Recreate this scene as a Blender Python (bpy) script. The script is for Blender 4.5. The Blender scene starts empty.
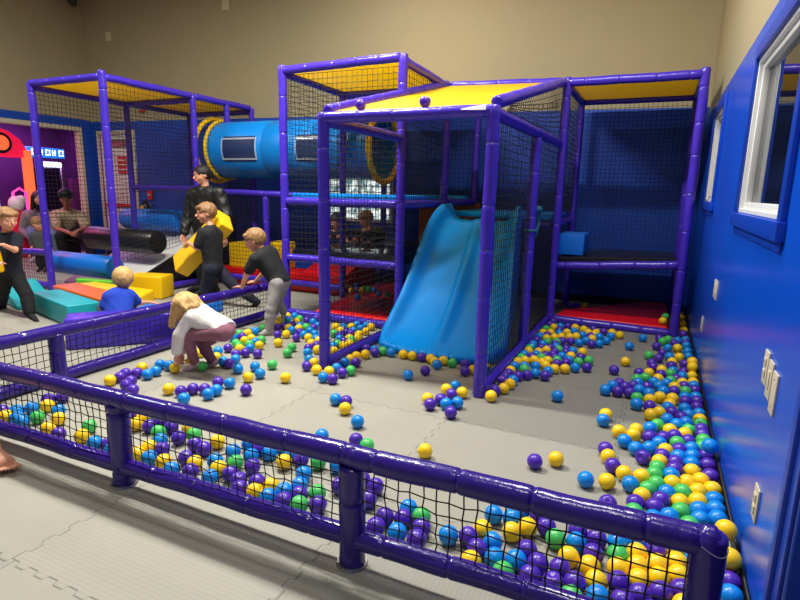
import bpy, bmesh, math, random
import numpy as np
from mathutils import Vector, Matrix, Quaternion

scene = bpy.context.scene
COL = scene.collection
rnd = random.Random(7)
PI = math.pi

# ------------------------------------------------------------------ camera
F_PX, YAW, PITCH, ROLL, EYE = 543.37, 0.43438, 0.19887, 0.02216, 1.4
def camera_axes():
    cy, sy, cp, sp = math.cos(YAW), math.sin(YAW), math.cos(PITCH), math.sin(PITCH)
    fw = Vector((-sy*cp, cy*cp, -sp)); rt = Vector((cy, sy, 0)); up = rt.cross(fw)
    cr, sr = math.cos(ROLL), math.sin(ROLL)
    return cr*rt + sr*up, -sr*rt + cr*up, fw
AX, AY, AF = camera_axes()
def at(px, py, Y):
    """the point of the room seen at this place of the photograph, Y metres from the viewer's wall line"""
    d = AX*((px-400)/F_PX) - AY*((py-300)/F_PX) + AF
    return Vector((0, 0, EYE)) + d*(Y/d.y)
cam_data = bpy.data.cameras.new('camera'); cam = bpy.data.objects.new('camera', cam_data); COL.objects.link(cam)
cam_data.sensor_width = 36; cam_data.lens = F_PX/800*36; cam_data.clip_start = 0.02
m = Matrix((AX, AY, -AF)).transposed().to_4x4(); m.translation = (0, 0, EYE); cam.matrix_world = m
scene.camera = cam

# ------------------------------------------------------------------ materials
def lin(c):
    c = c/255.0
    return c/12.92 if c <= 0.04045 else ((c+0.055)/1.055)**2.4
def rgb(r, g, b): return (lin(r), lin(g), lin(b), 1)
def mat(name, col, rough=0.5, bump=0, bscale=40, coat=0, metal=0, var=0, vscale=6, emit=0, sss=0, spec=0.5):
    m = bpy.data.materials.new(name); m.use_nodes = True
    nt = m.node_tree; b = nt.nodes['Principled BSDF']
    c = rgb(*col)
    b.inputs['Base Color'].default_value = c; b.inputs['Roughness'].default_value = rough
    b.inputs['Metallic'].default_value = metal; b.inputs['Coat Weight'].default_value = coat
    b.inputs['Specular IOR Level'].default_value = spec
    if sss:
        b.inputs['Subsurface Weight'].default_value = sss; b.inputs['Subsurface Radius'].default_value = (.02, .01, .006); b.inputs['Subsurface Scale'].default_value = .5
    if emit:
        b.inputs['Emission Color'].default_value = c; b.inputs['Emission Strength'].default_value = emit
    if var or bump:
        tc = nt.nodes.new('ShaderNodeTexCoord')
    if var:
        n = nt.nodes.new('ShaderNodeTexNoise'); n.inputs['Scale'].default_value = vscale; n.inputs['Detail'].default_value = 4
        nt.links.new(tc.outputs['Object'], n.inputs['Vector'])
        mx = nt.nodes.new('ShaderNodeMix'); mx.data_type = 'RGBA'
        mx.inputs[6].default_value = tuple(max(0, x*(1-var)) for x in c[:3])+(1,)
        mx.inputs[7].default_value = tuple(min(1, x*(1+var)) for x in c[:3])+(1,)
        nt.links.new(n.outputs['Fac'], mx.inputs[0]); nt.links.new(mx.outputs[2], b.inputs['Base Color'])
    if bump:
        n2 = nt.nodes.new('ShaderNodeTexNoise'); n2.inputs['Scale'].default_value = bscale; n2.inputs['Detail'].default_value = 3
        nt.links.new(tc.outputs['Object'], n2.inputs['Vector'])
        bp = nt.nodes.new('ShaderNodeBump'); bp.inputs['Strength'].default_value = bump; bp.inputs['Distance'].default_value = 0.01
        nt.links.new(n2.outputs['Fac'], bp.inputs['Height']); nt.links.new(bp.outputs['Normal'], b.inputs['Normal'])
    return m
M = {}
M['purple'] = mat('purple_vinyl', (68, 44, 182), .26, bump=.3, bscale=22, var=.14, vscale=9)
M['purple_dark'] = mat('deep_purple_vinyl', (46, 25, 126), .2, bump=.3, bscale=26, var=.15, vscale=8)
M['yellow'] = mat('yellow_vinyl', (246, 196, 3), .45, bump=.12, bscale=9, var=.05)
def thin_vinyl(name, src, share):
    m = src.copy(); m.name = name; nt = m.node_tree; b = nt.nodes['Principled BSDF']; out = nt.nodes['Material Output']
    tr = nt.nodes.new('ShaderNodeBsdfTranslucent'); tr.inputs[0].default_value = rgb(255, 232, 30)
    mx = nt.nodes.new('ShaderNodeMixShader'); mx.inputs[0].default_value = share
    nt.links.new(b.outputs[0], mx.inputs[1]); nt.links.new(tr.outputs[0], mx.inputs[2]); nt.links.new(mx.outputs[0], out.inputs['Surface']); return m
M['yellow_roof'] = thin_vinyl('thin_yellow_roof_vinyl', M['yellow'], .42)
M['net'] = mat('black_net_cord', (16, 15, 20), .8)
M['slide'] = mat('blue_moulded_plastic', (4, 154, 252), .34, spec=.3, bump=.05, bscale=30, var=.04, vscale=4)
M['tube'] = mat('blue_tunnel_plastic', (8, 126, 208), .33, bump=.05, bscale=20, var=.05)
M['red'] = mat('red_vinyl', (232, 14, 20), .35, bump=.1, bscale=10, var=.05)
M['black'] = mat('black_vinyl', (20, 20, 24), .35, bump=.15, bscale=14)
M['teal'] = mat('teal_vinyl', (16, 160, 170), .4, bump=.12, bscale=10, var=.05)
M['orange'] = mat('orange_vinyl', (240, 100, 24), .4, bump=.12, bscale=10)
M['green'] = mat('lime_vinyl', (110, 200, 50), .4, bump=.1)
M['blue'] = mat('bright_blue_vinyl', (10, 110, 210), .38, bump=.12, bscale=10)
M['white'] = mat('white_vinyl', (214, 214, 208), .4, bump=.1, bscale=10)
M['foam'] = mat('pale_foam_core', (196, 184, 214), .9, bump=.3, bscale=60)
M['steel'] = mat('galvanised_steel', (150, 150, 150), .35, metal=.9)
M['pale_plastic'] = mat('ivory_plastic', (206, 196, 170), .4)
M['plate_slot'] = mat('dark_slot', (60, 55, 50), .6)
M['frame_white'] = mat('white_window_vinyl', (226, 226, 224), .35)
M['casing'] = mat('blue_painted_casing', (8, 62, 178), .35, bump=.05, bscale=60)
M['door_blue'] = mat('dark_blue_painted_door', (10, 38, 120), .4, bump=.05, bscale=60)
M['baseboard'] = mat('black_cove_base', (14, 14, 18), .5)
M['ceiling'] = mat('ceiling_paint', (150, 145, 135), .9)
M['dark'] = mat('dark_hardware', (14, 14, 16), .5)
M['white_door'] = mat('white_painted_door', (214, 208, 196), .5)
M['cream'] = mat('cream_paint', (196, 184, 156), .6)
M['sign_red'] = mat('sign_red', (200, 26, 30), .5)
M['lamp'] = mat('lamp_diffuser', (255, 250, 240), .5, emit=6)
B_MAT = {'B': mat('blue_ball_plastic', (8, 136, 222), .3, sss=.1), 'P': mat('purple_ball_plastic', (80, 42, 172), .3, sss=.1),
         'Y': mat('yellow_ball_plastic', (255, 208, 14), .32, sss=.1), 'G': mat('green_ball_plastic', (72, 194, 92), .32, sss=.1)}

def wall_paint(name, col, rough, bump):
    return mat(name, col, rough, bump=bump, bscale=140, var=.03, vscale=2)
M['beige'] = wall_paint('beige_wall_paint', (160, 147, 114), .75, .12)
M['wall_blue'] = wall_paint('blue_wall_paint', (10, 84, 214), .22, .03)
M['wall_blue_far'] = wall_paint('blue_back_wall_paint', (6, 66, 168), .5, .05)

def floor_material():
    m = bpy.data.materials.new('grey_interlocking_foam_mats'); m.use_nodes = True
    nt = m.node_tree; N = nt.nodes; L = nt.links; b = N['Principled BSDF']
    def math_(op, a, b_=None, c=None):
        n = N.new('ShaderNodeMath'); n.operation = op
        for i, v in enumerate((a, b_, c)):
            if v is None: continue
            if isinstance(v, (int, float)): n.inputs[i].default_value = v
            else: L.new(v, n.inputs[i])
        return n.outputs[0]
    geo = N.new('ShaderNodeNewGeometry'); sep = N.new('ShaderNodeSeparateXYZ'); L.new(geo.outputs['Position'], sep.inputs[0])
    x, y = math_('ADD', sep.outputs[0], 20.07), math_('ADD', sep.outputs[1], 19.97)
    def seam(u, v):
        wob = math_('MULTIPLY', math_('SINE', math_('MULTIPLY', v, 2*PI/0.11)), 4.0)
        wob = math_('MULTIPLY', math_('MINIMUM', math_('MAXIMUM', wob, -1), 1), .011)
        f = math_('FRACT', math_('ADD', u, math_('ADD', wob, .5)))
        d = math_('ABSOLUTE', math_('SUBTRACT', f, .5))
        mr = N.new('ShaderNodeMapRange'); mr.inputs[1].default_value = .0016; mr.inputs[2].default_value = .004; mr.inputs[3].default_value = 1; mr.inputs[4].default_value = 0
        L.new(d, mr.inputs[0]); return mr.outputs[0]
    s = math_('MAXIMUM', seam(x, y), seam(y, x))
    ix, iy = math_('FLOOR', x), math_('FLOOR', y)
    cmb = N.new('ShaderNodeCombineXYZ'); L.new(ix, cmb.inputs[0]); L.new(iy, cmb.inputs[1])
    wn = N.new('ShaderNodeTexWhiteNoise'); wn.noise_dimensions = '2D'; L.new(cmb.outputs[0], wn.inputs['Vector'])
    par = math_('MODULO', math_('ADD', ix, iy), 2)      # ribbing turns by a quarter from mat to mat
    mixc = N.new('ShaderNodeMix'); mixc.data_type = 'FLOAT'; L.new(par, mixc.inputs[0]); L.new(x, mixc.inputs[2]); L.new(y, mixc.inputs[3])
    rib = math_('SINE', math_('MULTIPLY', mixc.outputs[0], 2*PI/0.019))
    ns = N.new('ShaderNodeTexNoise'); ns.inputs['Scale'].default_value = 3.5; ns.inputs['Detail'].default_value = 5; L.new(geo.outputs['Position'], ns.inputs['Vector'])
    tint = math_('ADD', math_('MULTIPLY', wn.outputs['Value'], .12), math_('MULTIPLY', ns.outputs['Fac'], .14))
    tint = math_('ADD', tint, .80)
    dark_mats = math_('MULTIPLY', math_('GREATER_THAN', sep.outputs[0], -1.07), math_('GREATER_THAN', sep.outputs[1], 3.03))   # the mats by the right wall get a darker tint
    tint = math_('MULTIPLY', tint, math_('SUBTRACT', 1, math_('MULTIPLY', dark_mats, .3)))
    tint = math_('MULTIPLY', tint, math_('ADD', math_('MULTIPLY', rib, .035), 1))
    tint = math_('MULTIPLY', tint, math_('SUBTRACT', 1, math_('MULTIPLY', s, .45)))
    base = N.new('ShaderNodeMix'); base.data_type = 'RGBA'; base.blend_type = 'MULTIPLY'; base.inputs[0].default_value = 1
    base.inputs[6].default_value = rgb(160, 157, 143)
    cc = N.new('ShaderNodeCombineColor'); [L.new(tint, cc.inputs[i]) for i in range(3)]
    L.new(cc.outputs[0], base.inputs[7]); L.new(base.outputs[2], b.inputs['Base Color'])
    b.inputs['Roughness'].default_value = .62
    h = math_('SUBTRACT', math_('MULTIPLY', rib, .15), s)
    bp = N.new('ShaderNodeBump'); bp.inputs['Strength'].default_value = .5; bp.inputs['Distance'].default_value = .003
    L.new(h, bp.inputs['Height']); L.new(bp.outputs['Normal'], b.inputs['Normal'])
    return m
M['floor'] = floor_material()

# ------------------------------------------------------------------ mesh helpers
def wloc(o):
    v = Vector((0, 0, 0))
    while o is not None: v += o.location; o = o.parent
    return v
class MB:
    def __init__(s): s.v = []; s.f = []; s.mi = []
    def add(s, vs, fs, mi=0):
        n = len(s.v); s.v += [tuple(v) for v in vs]; s.f += [tuple(i+n for i in f) for f in fs]; s.mi += [mi]*len(fs); return s
    def rings(s, rings, closed=True, cap=True, mi=0):
        n = len(rings[0]); vs = [p for r in rings for p in r]; fs = []
        for i in range(len(rings)-1):
            for j in range(n if closed else n-1):
                k = (j+1) % n
                fs.append((i*n+j, i*n+k, (i+1)*n+k, (i+1)*n+j))
        if cap and closed:
            fs.append(tuple(reversed(range(n)))); fs.append(tuple(range((len(rings)-1)*n, len(rings)*n)))
        return s.add(vs, fs, mi)
    def tube(s, pts, r, n=10, cap=True, mi=0):
        pts = [Vector(p) for p in pts]; rs = r if isinstance(r, (list, tuple)) else [r]*len(pts)
        t0 = (pts[1]-pts[0]).normalized(); up = Vector((0, 0, 1)) if abs(t0.z) < .9 else Vector((0, 1, 0))
        a = t0.cross(up).normalized(); R = []
        for i, p in enumerate(pts):
            t = (pts[min(i+1, len(pts)-1)]-pts[max(i-1, 0)])
            t = t.normalized() if t.length > 1e-9 else t0
            a = (a - t*a.dot(t)).normalized(); b = t.cross(a)
            R.append([p + (a*math.cos(2*PI*j/n) + b*math.sin(2*PI*j/n))*rs[i] for j in range(n)])
        return s.rings(R, True, cap, mi)
    def bm(s, bm, mi=0):
        bm.verts.ensure_lookup_table()
        vs = [v.co.copy() for v in bm.verts]; ix = {v: i for i, v in enumerate(bm.verts)}
        s.add(vs, [tuple(ix[v] for v in f.verts) for f in bm.faces], mi); bm.free(); return s
    def hexa(s, c8, bevel=.0, seg=2, mi=0):
        """box from 8 corners: 4 of the bottom (anticlockwise), 4 of the top"""
        bm = bmesh.new(); V = [bm.verts.new(c) for c in c8]
        for f in ((3, 2, 1, 0), (4, 5, 6, 7), (0, 1, 5, 4), (1, 2, 6, 5), (2, 3, 7, 6), (3, 0, 4, 7)): bm.faces.new([V[i] for i in f])
        bmesh.ops.recalc_face_normals(bm, faces=bm.faces)
        if bevel: bmesh.ops.bevel(bm, geom=list(bm.edges), offset=bevel, segments=seg, affect='EDGES', profile=.6)
        return s.bm(bm, mi)
    def box(s, x0, x1, y0, y1, z0, z1, bevel=.0, seg=2, mi=0):
        return s.hexa([(x0, y0, z0), (x1, y0, z0), (x1, y1, z0), (x0, y1, z0), (x0, y0, z1), (x1, y0, z1), (x1, y1, z1), (x0, y1, z1)], bevel, seg, mi)
    def prism(s, poly, z0, z1, bevel=.0, seg=2, mi=0):
        bm = bmesh.new(); n = len(poly)
        a = [bm.verts.new((p[0], p[1], z0)) for p in poly]; b = [bm.verts.new((p[0], p[1], z1)) for p in poly]
        bm.faces.new(a[::-1]); bm.faces.new(b)
        for i in range(n): bm.faces.new((a[i], a[(i+1) % n], b[(i+1) % n], b[i]))
        bmesh.ops.recalc_face_normals(bm, faces=bm.faces)
        if bevel: bmesh.ops.bevel(bm, geom=list(bm.edges), offset=bevel, segments=seg, affect='EDGES', profile=.6)
        return s.bm(bm, mi)
    def ball(s, c, r, n=12, mi=0):
        r = (r, r, r) if isinstance(r, (int, float)) else r; c = Vector(c); R = []
        for i in range(1, n):
            th = PI*i/n
            R.append([c+Vector((r[0]*math.sin(th)*math.cos(2*PI*j/(2*n)), r[1]*math.sin(th)*math.sin(2*PI*j/(2*n)), -r[2]*math.cos(th))) for j in range(2*n)])
        return s.rings(R, True, True, mi)
    def torus(s, c, axis, R, r, n=40, k=8, mi=0):
        c = Vector(c); axis = Vector(axis).normalized(); u = axis.orthogonal().normalized(); w = axis.cross(u); rings = []
        for i in range(n+1):
            a = 2*PI*i/n; d = u*math.cos(a)+w*math.sin(a)
            rings.append([c+d*(R+r*math.cos(2*PI*j/k))+axis*r*math.sin(2*PI*j/k) for j in range(k)])
        return s.rings(rings, True, False, mi)
    def build(s, name, mats, parent=None, smooth=True, angle=40):
        off = wloc(parent) if parent else Vector((0, 0, 0))
        me = bpy.data.meshes.new(name)
        me.from_pydata([(x-off.x, y-off.y, z-off.z) for x, y, z in s.v], [], s.f)
        mats = mats if isinstance(mats, (list, tuple)) else [mats]
        for m_ in mats: me.materials.append(m_)
        if len(mats) > 1: me.polygons.foreach_set('material_index', s.mi)
        me.polygons.foreach_set('use_smooth', [bool(smooth)]*len(s.f))
        if smooth and angle < 180: me.set_sharp_from_angle(angle=math.radians(angle))
        o = bpy.data.objects.new(name, me); COL.objects.link(o); o.parent = parent
        return o
def tag(o, label, cat, group=None):
    o['label'] = label; o['category'] = cat
    if group: o['group'] = group
    return o
def thing(name, loc, label, cat, group=None):
    o = bpy.data.objects.new(name, None); o.empty_display_size = .1; COL.objects.link(o); o.location = loc
    return tag(o, label, cat, group)
def structure(o): o['kind'] = 'structure'; return o

def foam_tube(p0, p1, r=.044, seam=.24, n=14, cap=True, sag=0.0, step=.02):
    """a steel pipe in a vinyl foam sleeve: sleeve joints pinch, the sleeve wrinkles a little"""
    p0, p1 = Vector(p0), Vector(p1); L = (p1-p0).length; d = (p1-p0)/L
    side = d.orthogonal().normalized(); side2 = d.cross(side)
    seams = []; t = rnd.uniform(.05, seam)
    while t < L-.03: seams.append(t); t += seam*rnd.uniform(.8, 1.15)
    ts = sorted(set([0, L] + [i*step*1.6 for i in range(1, int(L/(step*1.6)))] + [s+e for s in seams for e in (-.012, -.005, 0, .005, .012) if 0 < s+e < L]))
    ph = [rnd.uniform(0, 6) for _ in range(4)]; pts = []; rs = []
    for t in ts:
        k = min([abs(t-s) for s in seams]+[9]); pinch = math.exp(-(k/.006)**2)*.11
        wob = .0016*math.sin(t*9+ph[0])+.0008*math.sin(t*23+ph[1])
        pts.append(p0+d*t+side*wob+side2*(.0014*math.sin(t*11+ph[2]))+Vector((0, 0, -sag*math.sin(PI*t/L))))
        rs.append(r*(1-pinch+.014*math.sin(t*17+ph[3])))
    mb = MB()
    if cap:   # rounded ends
        e = [(0, .55), (.006, .85)]
        pts = [pts[0]-d*.012, pts[0]-d*.008] + pts + [pts[-1]+d*.008, pts[-1]+d*.012]; rs = [rs[0]*.5, rs[0]*.85]+rs+[rs[-1]*.85, rs[-1]*.5]
    mb.tube(pts, rs, n)
    return mb
def rail(name, parent, p0, p1, r=.044, mt='purple', **k):
    return foam_tube(p0, p1, r, **k).build(name, M[mt], parent)

def net_mesh(a, b, c, d, cell=.05, r=.0027, jit=.004, depth=.006, sag=0):
    """knotted cord net spanning the corners a b c d (a-b lower edge, d-c upper edge)"""
    a, b, c, d = map(Vector, (a, b, c, d))
    nu = max(2, round(max((b-a).length, (c-d).length)/cell)); nv = max(2, round(max((d-a).length, (c-b).length)/cell))
    nrm = (b-a).cross(d-a); nrm = nrm.normalized() if nrm.length > 1e-9 else (b-a).cross(c-a).normalized()
    ux, uy = (b-a).normalized(), (d-a).normalized() if (d-a).length > 1e-6 else (c-b).normalized()
    ph = [rnd.uniform(0, 6) for _ in range(4)]
    P = [[None]*(nv+1) for _ in range(nu+1)]
    for i in range(nu+1):
        for j in range(nv+1):
            u, v = i/nu, j/nv
            p = a*(1-u)*(1-v)+b*u*(1-v)+c*u*v+d*(1-u)*v
            e = min(1, 4*min(u, 1-u, v, 1-v)+.15)
            p = p + ux*(rnd.gauss(0, jit)*e) + uy*(rnd.gauss(0, jit)*e - sag*math.sin(PI*u)*math.sin(PI*v)) + nrm*depth*e*math.sin(3*u+ph[0])*math.sin(5*v+ph[1])
            P[i][j] = p
    mb = MB()
    for i in range(nu+1): mb.tube(P[i], r, 4, False)
    for j in range(nv+1): mb.tube([P[i][j] for i in range(nu+1)], r, 4, False)
    return mb
def net(parent, a, b, c, d, **k): return net_mesh(a, b, c, d, **k).build('net', M['net'], parent, angle=180)
# ------------------------------------------------------------------ the room
WX, BY, LX = .423, 7.45, -10.2           # right wall, back wall, left wall
YB = -2.0                                 # how far the room runs on behind the viewer
def grid_wall(name, us, vs, to3, holes, split, mats, flip=False):
    """wall plane cut into quads at us x vs; quads inside a hole are left out; below split(u) it carries mats[1]"""
    mb = MB()
    for i in range(len(us)-1):
        for j in range(len(vs)-1):
            uc, vc = (us[i]+us[i+1])/2, j
            um, vm = (us[i]+us[i+1])/2, (vs[j]+vs[j+1])/2
            if any(h[0] < um < h[1] and h[2] < vm < h[3] for h in holes): continue
            q = [to3(us[i], vs[j]), to3(us[i+1], vs[j]), to3(us[i+1], vs[j+1]), to3(us[i], vs[j+1])]
            if flip: q = q[::-1]
            mb.add(q, [(0, 1, 2, 3)], 1 if vm < split else 0)
    return structure(mb.build(name, mats, smooth=False))
TOP = 5.2
W1, W2, D1 = (2.45, 3.73, 1.32, 2.15), (5.42, 6.36, 1.36, 2.17), (.2, 1.655, -1, 2.12)
grid_wall('wall_right', [YB, D1[0], D1[1], W1[0], W1[1], W2[0], W2[1], BY], [0, 1.32, 1.36, 2.12, 2.15, 2.17, 2.33, TOP],
          lambda u, v: (WX, u, v), [W1, W2, D1], 2.33, [M['beige'], M['wall_blue']])
# back wall; its blue dado climbs slightly towards the far corner
xs = [LX+.0, -9.97, -9.06, -4.72, -3.66, WX]
DR, WB = (-9.97, -9.06, -1, 2.33), (-4.72, -3.66, .96, 1.6)
dado = lambda x: 2.42 + (WX-x)*.0145
def back_pt(x, k):
    z = [0, .96, 1.6, 2.33, dado(x), TOP][k]; return (x, BY, z)
mb = MB(); zk = [0, .96, 1.6, 2.33, 2.4, TOP]
for i in range(len(xs)-1):
    for j in range(5):
        xm, zm = (xs[i]+xs[i+1])/2, (zk[j]+zk[j+1])/2
        if any(h[0] < xm < h[1] and h[2] < zm < h[3] for h in (DR, WB)): continue
        mb.add([back_pt(xs[i], j), back_pt(xs[i+1], j), back_pt(xs[i+1], j+1), back_pt(xs[i], j+1)], [(0, 1, 2, 3)], 1 if j < 4 else 0)
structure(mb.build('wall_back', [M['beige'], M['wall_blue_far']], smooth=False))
SH = (2.5, 7.2, -1, 2.42)                 # the wide opening to the arcade in the left wall
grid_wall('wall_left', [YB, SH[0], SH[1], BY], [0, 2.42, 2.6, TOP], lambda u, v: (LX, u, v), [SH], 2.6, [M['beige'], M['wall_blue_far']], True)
mb = MB(); mb.add([(-15, YB, 0), (WX+.0, YB, 0), (WX+.0, BY, 0), (-15, BY, 0)], [(0, 1, 2, 3)]); structure(mb.build('floor', M['floor'], smooth=False))
mb = MB(); mb.add([(-15, YB, TOP), (-15, BY, TOP), (WX, BY, TOP), (WX, YB, TOP)], [(0, 1, 2, 3)]); structure(mb.build('ceiling', M['ceiling'], smooth=False))
mb = MB(); mb.box(WX-.012, WX, D1[1]+.1, BY, 0, .07, .004, 1); structure(mb.build('baseboard_right', M['baseboard']))
mb = MB(); mb.box(-9.0, WX-.02, BY-.012, BY, 0, .1, .004, 1); structure(mb.build('baseboard_back', M['baseboard']))

# glass
def glass_mat(name, col, rough=.03, alpha=1):
    m = bpy.data.materials.new(name); m.use_nodes = True; nt = m.node_tree; b = nt.nodes['Principled BSDF']
    b.inputs['Base Color'].default_value = rgb(*col); b.inputs['Roughness'].default_value = rough; b.inputs['Specular IOR Level'].default_value = .9
    return m
M['night_glass'] = glass_mat('window_glass_with_night_behind', (14, 18, 26))
def right_window(n, w):
    y0, y1, z0, z1 = w
    X0, X1 = WX, WX+.1
    root = thing('window_%d' % n, (WX, (y0+y1)/2, z0), 'x', 'window'); del root['label'], root['category']; structure(root)
    f = MB()                                # white lining of the recess
    t = .022
    f.box(X0, X1, y0, y0+t, z0, z1, .002, 1); f.box(X0, X1, y1-t, y1, z0, z1, .002, 1); f.box(X0, X1, y0+t, y1-t, z0, z0+t, .002, 1); f.box(X0, X1, y0+t, y1-t, z1-t, z1, .002, 1)
    # inner sash bars
    s = .034
    xs0, xs1 = X0+.02, X0+.07
    f.box(xs0, xs1, y0+t, y0+t+s, z0+t, z1-t, .006, 2); f.box(xs0, xs1, y1-t-s, y1-t, z0+t, z1-t, .006, 2)
    f.box(xs0, xs1, y0+t+s, y1-t-s, z0+t, z0+t+s, .006, 2); f.box(xs0, xs1, y0+t+s, y1-t-s, z1-t-s, z1-t, .006, 2)
    f.build('window_frame', M['frame_white'], root)
    g = MB(); g.box(X0+.05, X0+.056, y0+t+s-.005, y1-t-s+.005, z0+t+s-.005, z1-t-s+.005); g.build('window_glass', M['night_glass'], root, smooth=False)
    c = MB(); k = .075; p = X0-.02
    c.box(p, X0, y0-k, y0, z0-k*.4, z1+k, .005, 2); c.box(p, X0, y1, y1+k*.35, z0-k*.4, z1+k, .005, 2); c.box(p, X0, y0, y1, z1, z1+k, .005, 2)
    c.box(p-.012, X0, y0-k-.02, y1+k*.35+.015, z0-.075, z0-.002, .006, 2); c.box(p+.008, X0, y0-k, y1+k*.35, z0-.115, z0-.07, .006, 2)
    c.build('window_casing', M['casing'], root)
    h = MB()
    h.ball((X0+.03, y1-t-.001, z0+.1), (.007, .004, .007), 6); h.ball((X0+.03, y1-t-.001, z1-.1), (.007, .004, .007), 6); h.build('screw', M['dark'], root)
right_window(1, W1); right_window(2, W2)
# door beside the viewer in the right wall
root = bpy.data.objects.new('door_1', None); COL.objects.link(root); root.location = (WX, 1, 0); structure(root)
c = MB(); y0, y1 = D1[0], D1[1]
c.box(WX-.012, WX, y1, y1+.055, 0, 2.17, .004, 2); c.box(WX-.024, WX, y1+.055, y1+.095, 0, 2.21, .006, 2); c.box(WX-.018, WX, y0-.1, y0, 0, 2.2, .006, 2); c.box(WX-.018, WX, y0, y1, 2.12, 2.2, .006, 2)
c.box(WX, WX+.1, y1-.02, y1, 0, 2.12, .003, 1)
c.build('door_casing', M['casing'], root)
d = MB(); d.box(WX+.05, WX+.09, y0, y1-.02, 0.01, 2.12, .004, 1); d.build('door_panel', M['door_blue'], root)
hd = MB(); hd.tube([(WX+.05, y0+.12, 1.0), (WX+.01, y0+.12, 1.0), (WX+.0, y0+.24, 1.0)], .011, 8); hd.build('door_handle', M['steel'], root)

# switch and outlet plates of the right wall
def plate(z, y, w, h, kind, label, group=None):
    root = thing('wall_plate', (WX, y, z-h/2), label, 'outlet' if kind == 'outlet' else 'switch' if kind == 'switch' else 'wall plate', group)
    mb = MB(); mb.box(WX-.007, WX, y-w/2, y+w/2, z-h/2, z+h/2, .003, 2); mb.build('cover', M['pale_plastic'], root)
    if kind == 'outlet':
        for dz in (-.022, .022):
            k = MB(); k.box(WX-.012, WX-.006, y-.017, y+.017, z+dz-.016, z+dz+.016, .004, 2); s = k.build('socket', M['pale_plastic'], root)
            k = MB()
            for dy in (-.007, .006): k.box(WX-.0125, WX-.0118, y+dy-.0012, y+dy+.0012, z+dz-.006, z+dz+.006)
            k.build('slot', M['plate_slot'], s, smooth=False)
    elif kind == 'switch':
        k = MB(); k.box(WX-.011, WX-.006, y-.016, y+.016, z-.033, z+.033, .003, 2); s = k.build('rocker', M['pale_plastic'], root)
    else:
        for dz in (-h*.33, h*.33):
            k = MB(); k.ball((WX-.007, y, z+dz), (.002, .004, .004), 6); k.build('screw', M['steel'], root)
    return root
plate(.772, 4.31, .19, .125, 'outlet', 'ivory outlet plate on the blue wall level with the corner bay')
plate(.792, 2.305, .075, .125, 'outlet', 'ivory outlet plate, farthest of the three side by side plates on blue wall')
plate(.772, 2.215, .075, .135, 'switch', 'ivory switch plate, middle of the three side by side plates on blue wall')
plate(.752, 2.125, .075, .145, 'blank', 'ivory plate, nearest of the three side by side plates on blue wall')
plate(.345, 2.12, .075, .125, 'outlet', 'ivory outlet plate low on the blue wall beside the ball heap')
plate(.39, 4.95, .075, .12, 'outlet', 'small ivory outlet plate low on the blue wall near the bay post')

# back wall: white door, alarm parts, daylight window behind the tower
root = bpy.data.objects.new('door_2', None); COL.objects.link(root); root.location = (-9.5, BY, 0); structure(root)
c = MB(); x0, x1 = DR[0], DR[1]
c.box(x0-.07, x0, BY-.02, BY, 0, 2.4, .004, 1); c.box(x1, x1+.07, BY-.02, BY, 0, 2.4, .004, 1); c.box(x0, x1, BY-.02, BY, 2.33, 2.4, .004, 1); c.build('door_casing', M['cream'], root)
d = MB(); d.box(x0, x1, BY+.02, BY+.06, 0, 2.33, .004, 1); d.build('door_panel', M['white_door'], root)
d = MB(); d.box(x0+.25, x1-.15, BY-.03, BY+.02, 2.1, 2.24, .01, 2); d.build('door_closer', M['steel'], root)
d = MB(); d.box(x0+.05, x1-.05, BY-.03, BY+.02, .97, 1.03, .01, 2); d.build('push_bar', M['sign_red'], root)
root = thing('door_sign', (-9.45, BY+.015, 1.5), 'red sign on the white exit door behind the ramp bay', 'sign')
d = MB(); d.box(-9.53, -9.24, BY+.005, BY+.02, 1.6, 1.93, .003, 1); d.build('sign_board', M['sign_red'], root)
d = MB()
for k in range(3): d.box(-9.49, -9.28, BY+.001, BY+.006, 1.66+k*.09, 1.69+k*.09)
d.build('lettering', M['white_door'], root, smooth=False)
root = thing('fire_alarm', (-8.65, BY-.05, 2.7), 'red fire alarm strobe high on the beige back wall', 'fire alarm')
d = MB(); d.box(-8.78, -8.67, BY-.05, BY, 2.7, 2.86, .008, 2); d.build('housing', M['sign_red'], root)
d = MB(); d.box(-8.76, -8.7, BY-.07, BY-.048, 2.74, 2.79, .01, 2); d.build('strobe_lens', M['white_door'], root)
root = thing('alarm_pull_station', (-8.66, BY-.05, 1.14), 'red fire alarm pull box on blue back wall beside door', 'fire alarm')
d = MB(); d.box(-8.72, -8.6, BY-.05, BY, 1.13, 1.32, .006, 2); d.build('housing', M['sign_red'], root)
d = MB(); d.box(-8.7, -8.62, BY-.062, BY-.05, 1.2, 1.225, .003, 1); d.build('pull_handle', M['white_door'], root)
root = thing('fire_extinguisher', (-8.72, BY-.09, .7), 'fire extinguisher with yellow tag hanging on the blue back wall', 'fire extinguisher')
d = MB(); d.tube([(-8.72, BY-.09, z) for z in (.7, .72, 1.0, 1.05, 1.08)], [.055, .07, .07, .045, .025], 14); d.build('cylinder', mat('extinguisher_black', (30, 24, 26), .3), root)
d = MB(); d.box(-8.76, -8.68, BY-.13, BY-.08, 1.07, 1.12, .008, 2); d.tube([(-8.72, BY-.13, 1.1), (-8.8, BY-.14, 1.0), (-8.8, BY-.14, .8)], .012, 8); d.build('valve', M['dark'], root)
d = MB(); d.box(-8.77, -8.7, BY-.168, BY-.162, .9, 1.02); d.build('tag', M['yellow'], root)
d = MB(); d.box(-8.76, -8.68, BY-.02, BY, .75, 1.05, .003, 1); d.build('wall_bracket', M['steel'], root)
tag(MB().box(-9.56, -9.43, BY-.02, BY, 3.98, 4.14, .006, 2).build('junction_box', M['cream']), 'small beige junction box high on the back wall, nearer the far corner', 'junction box')
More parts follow.
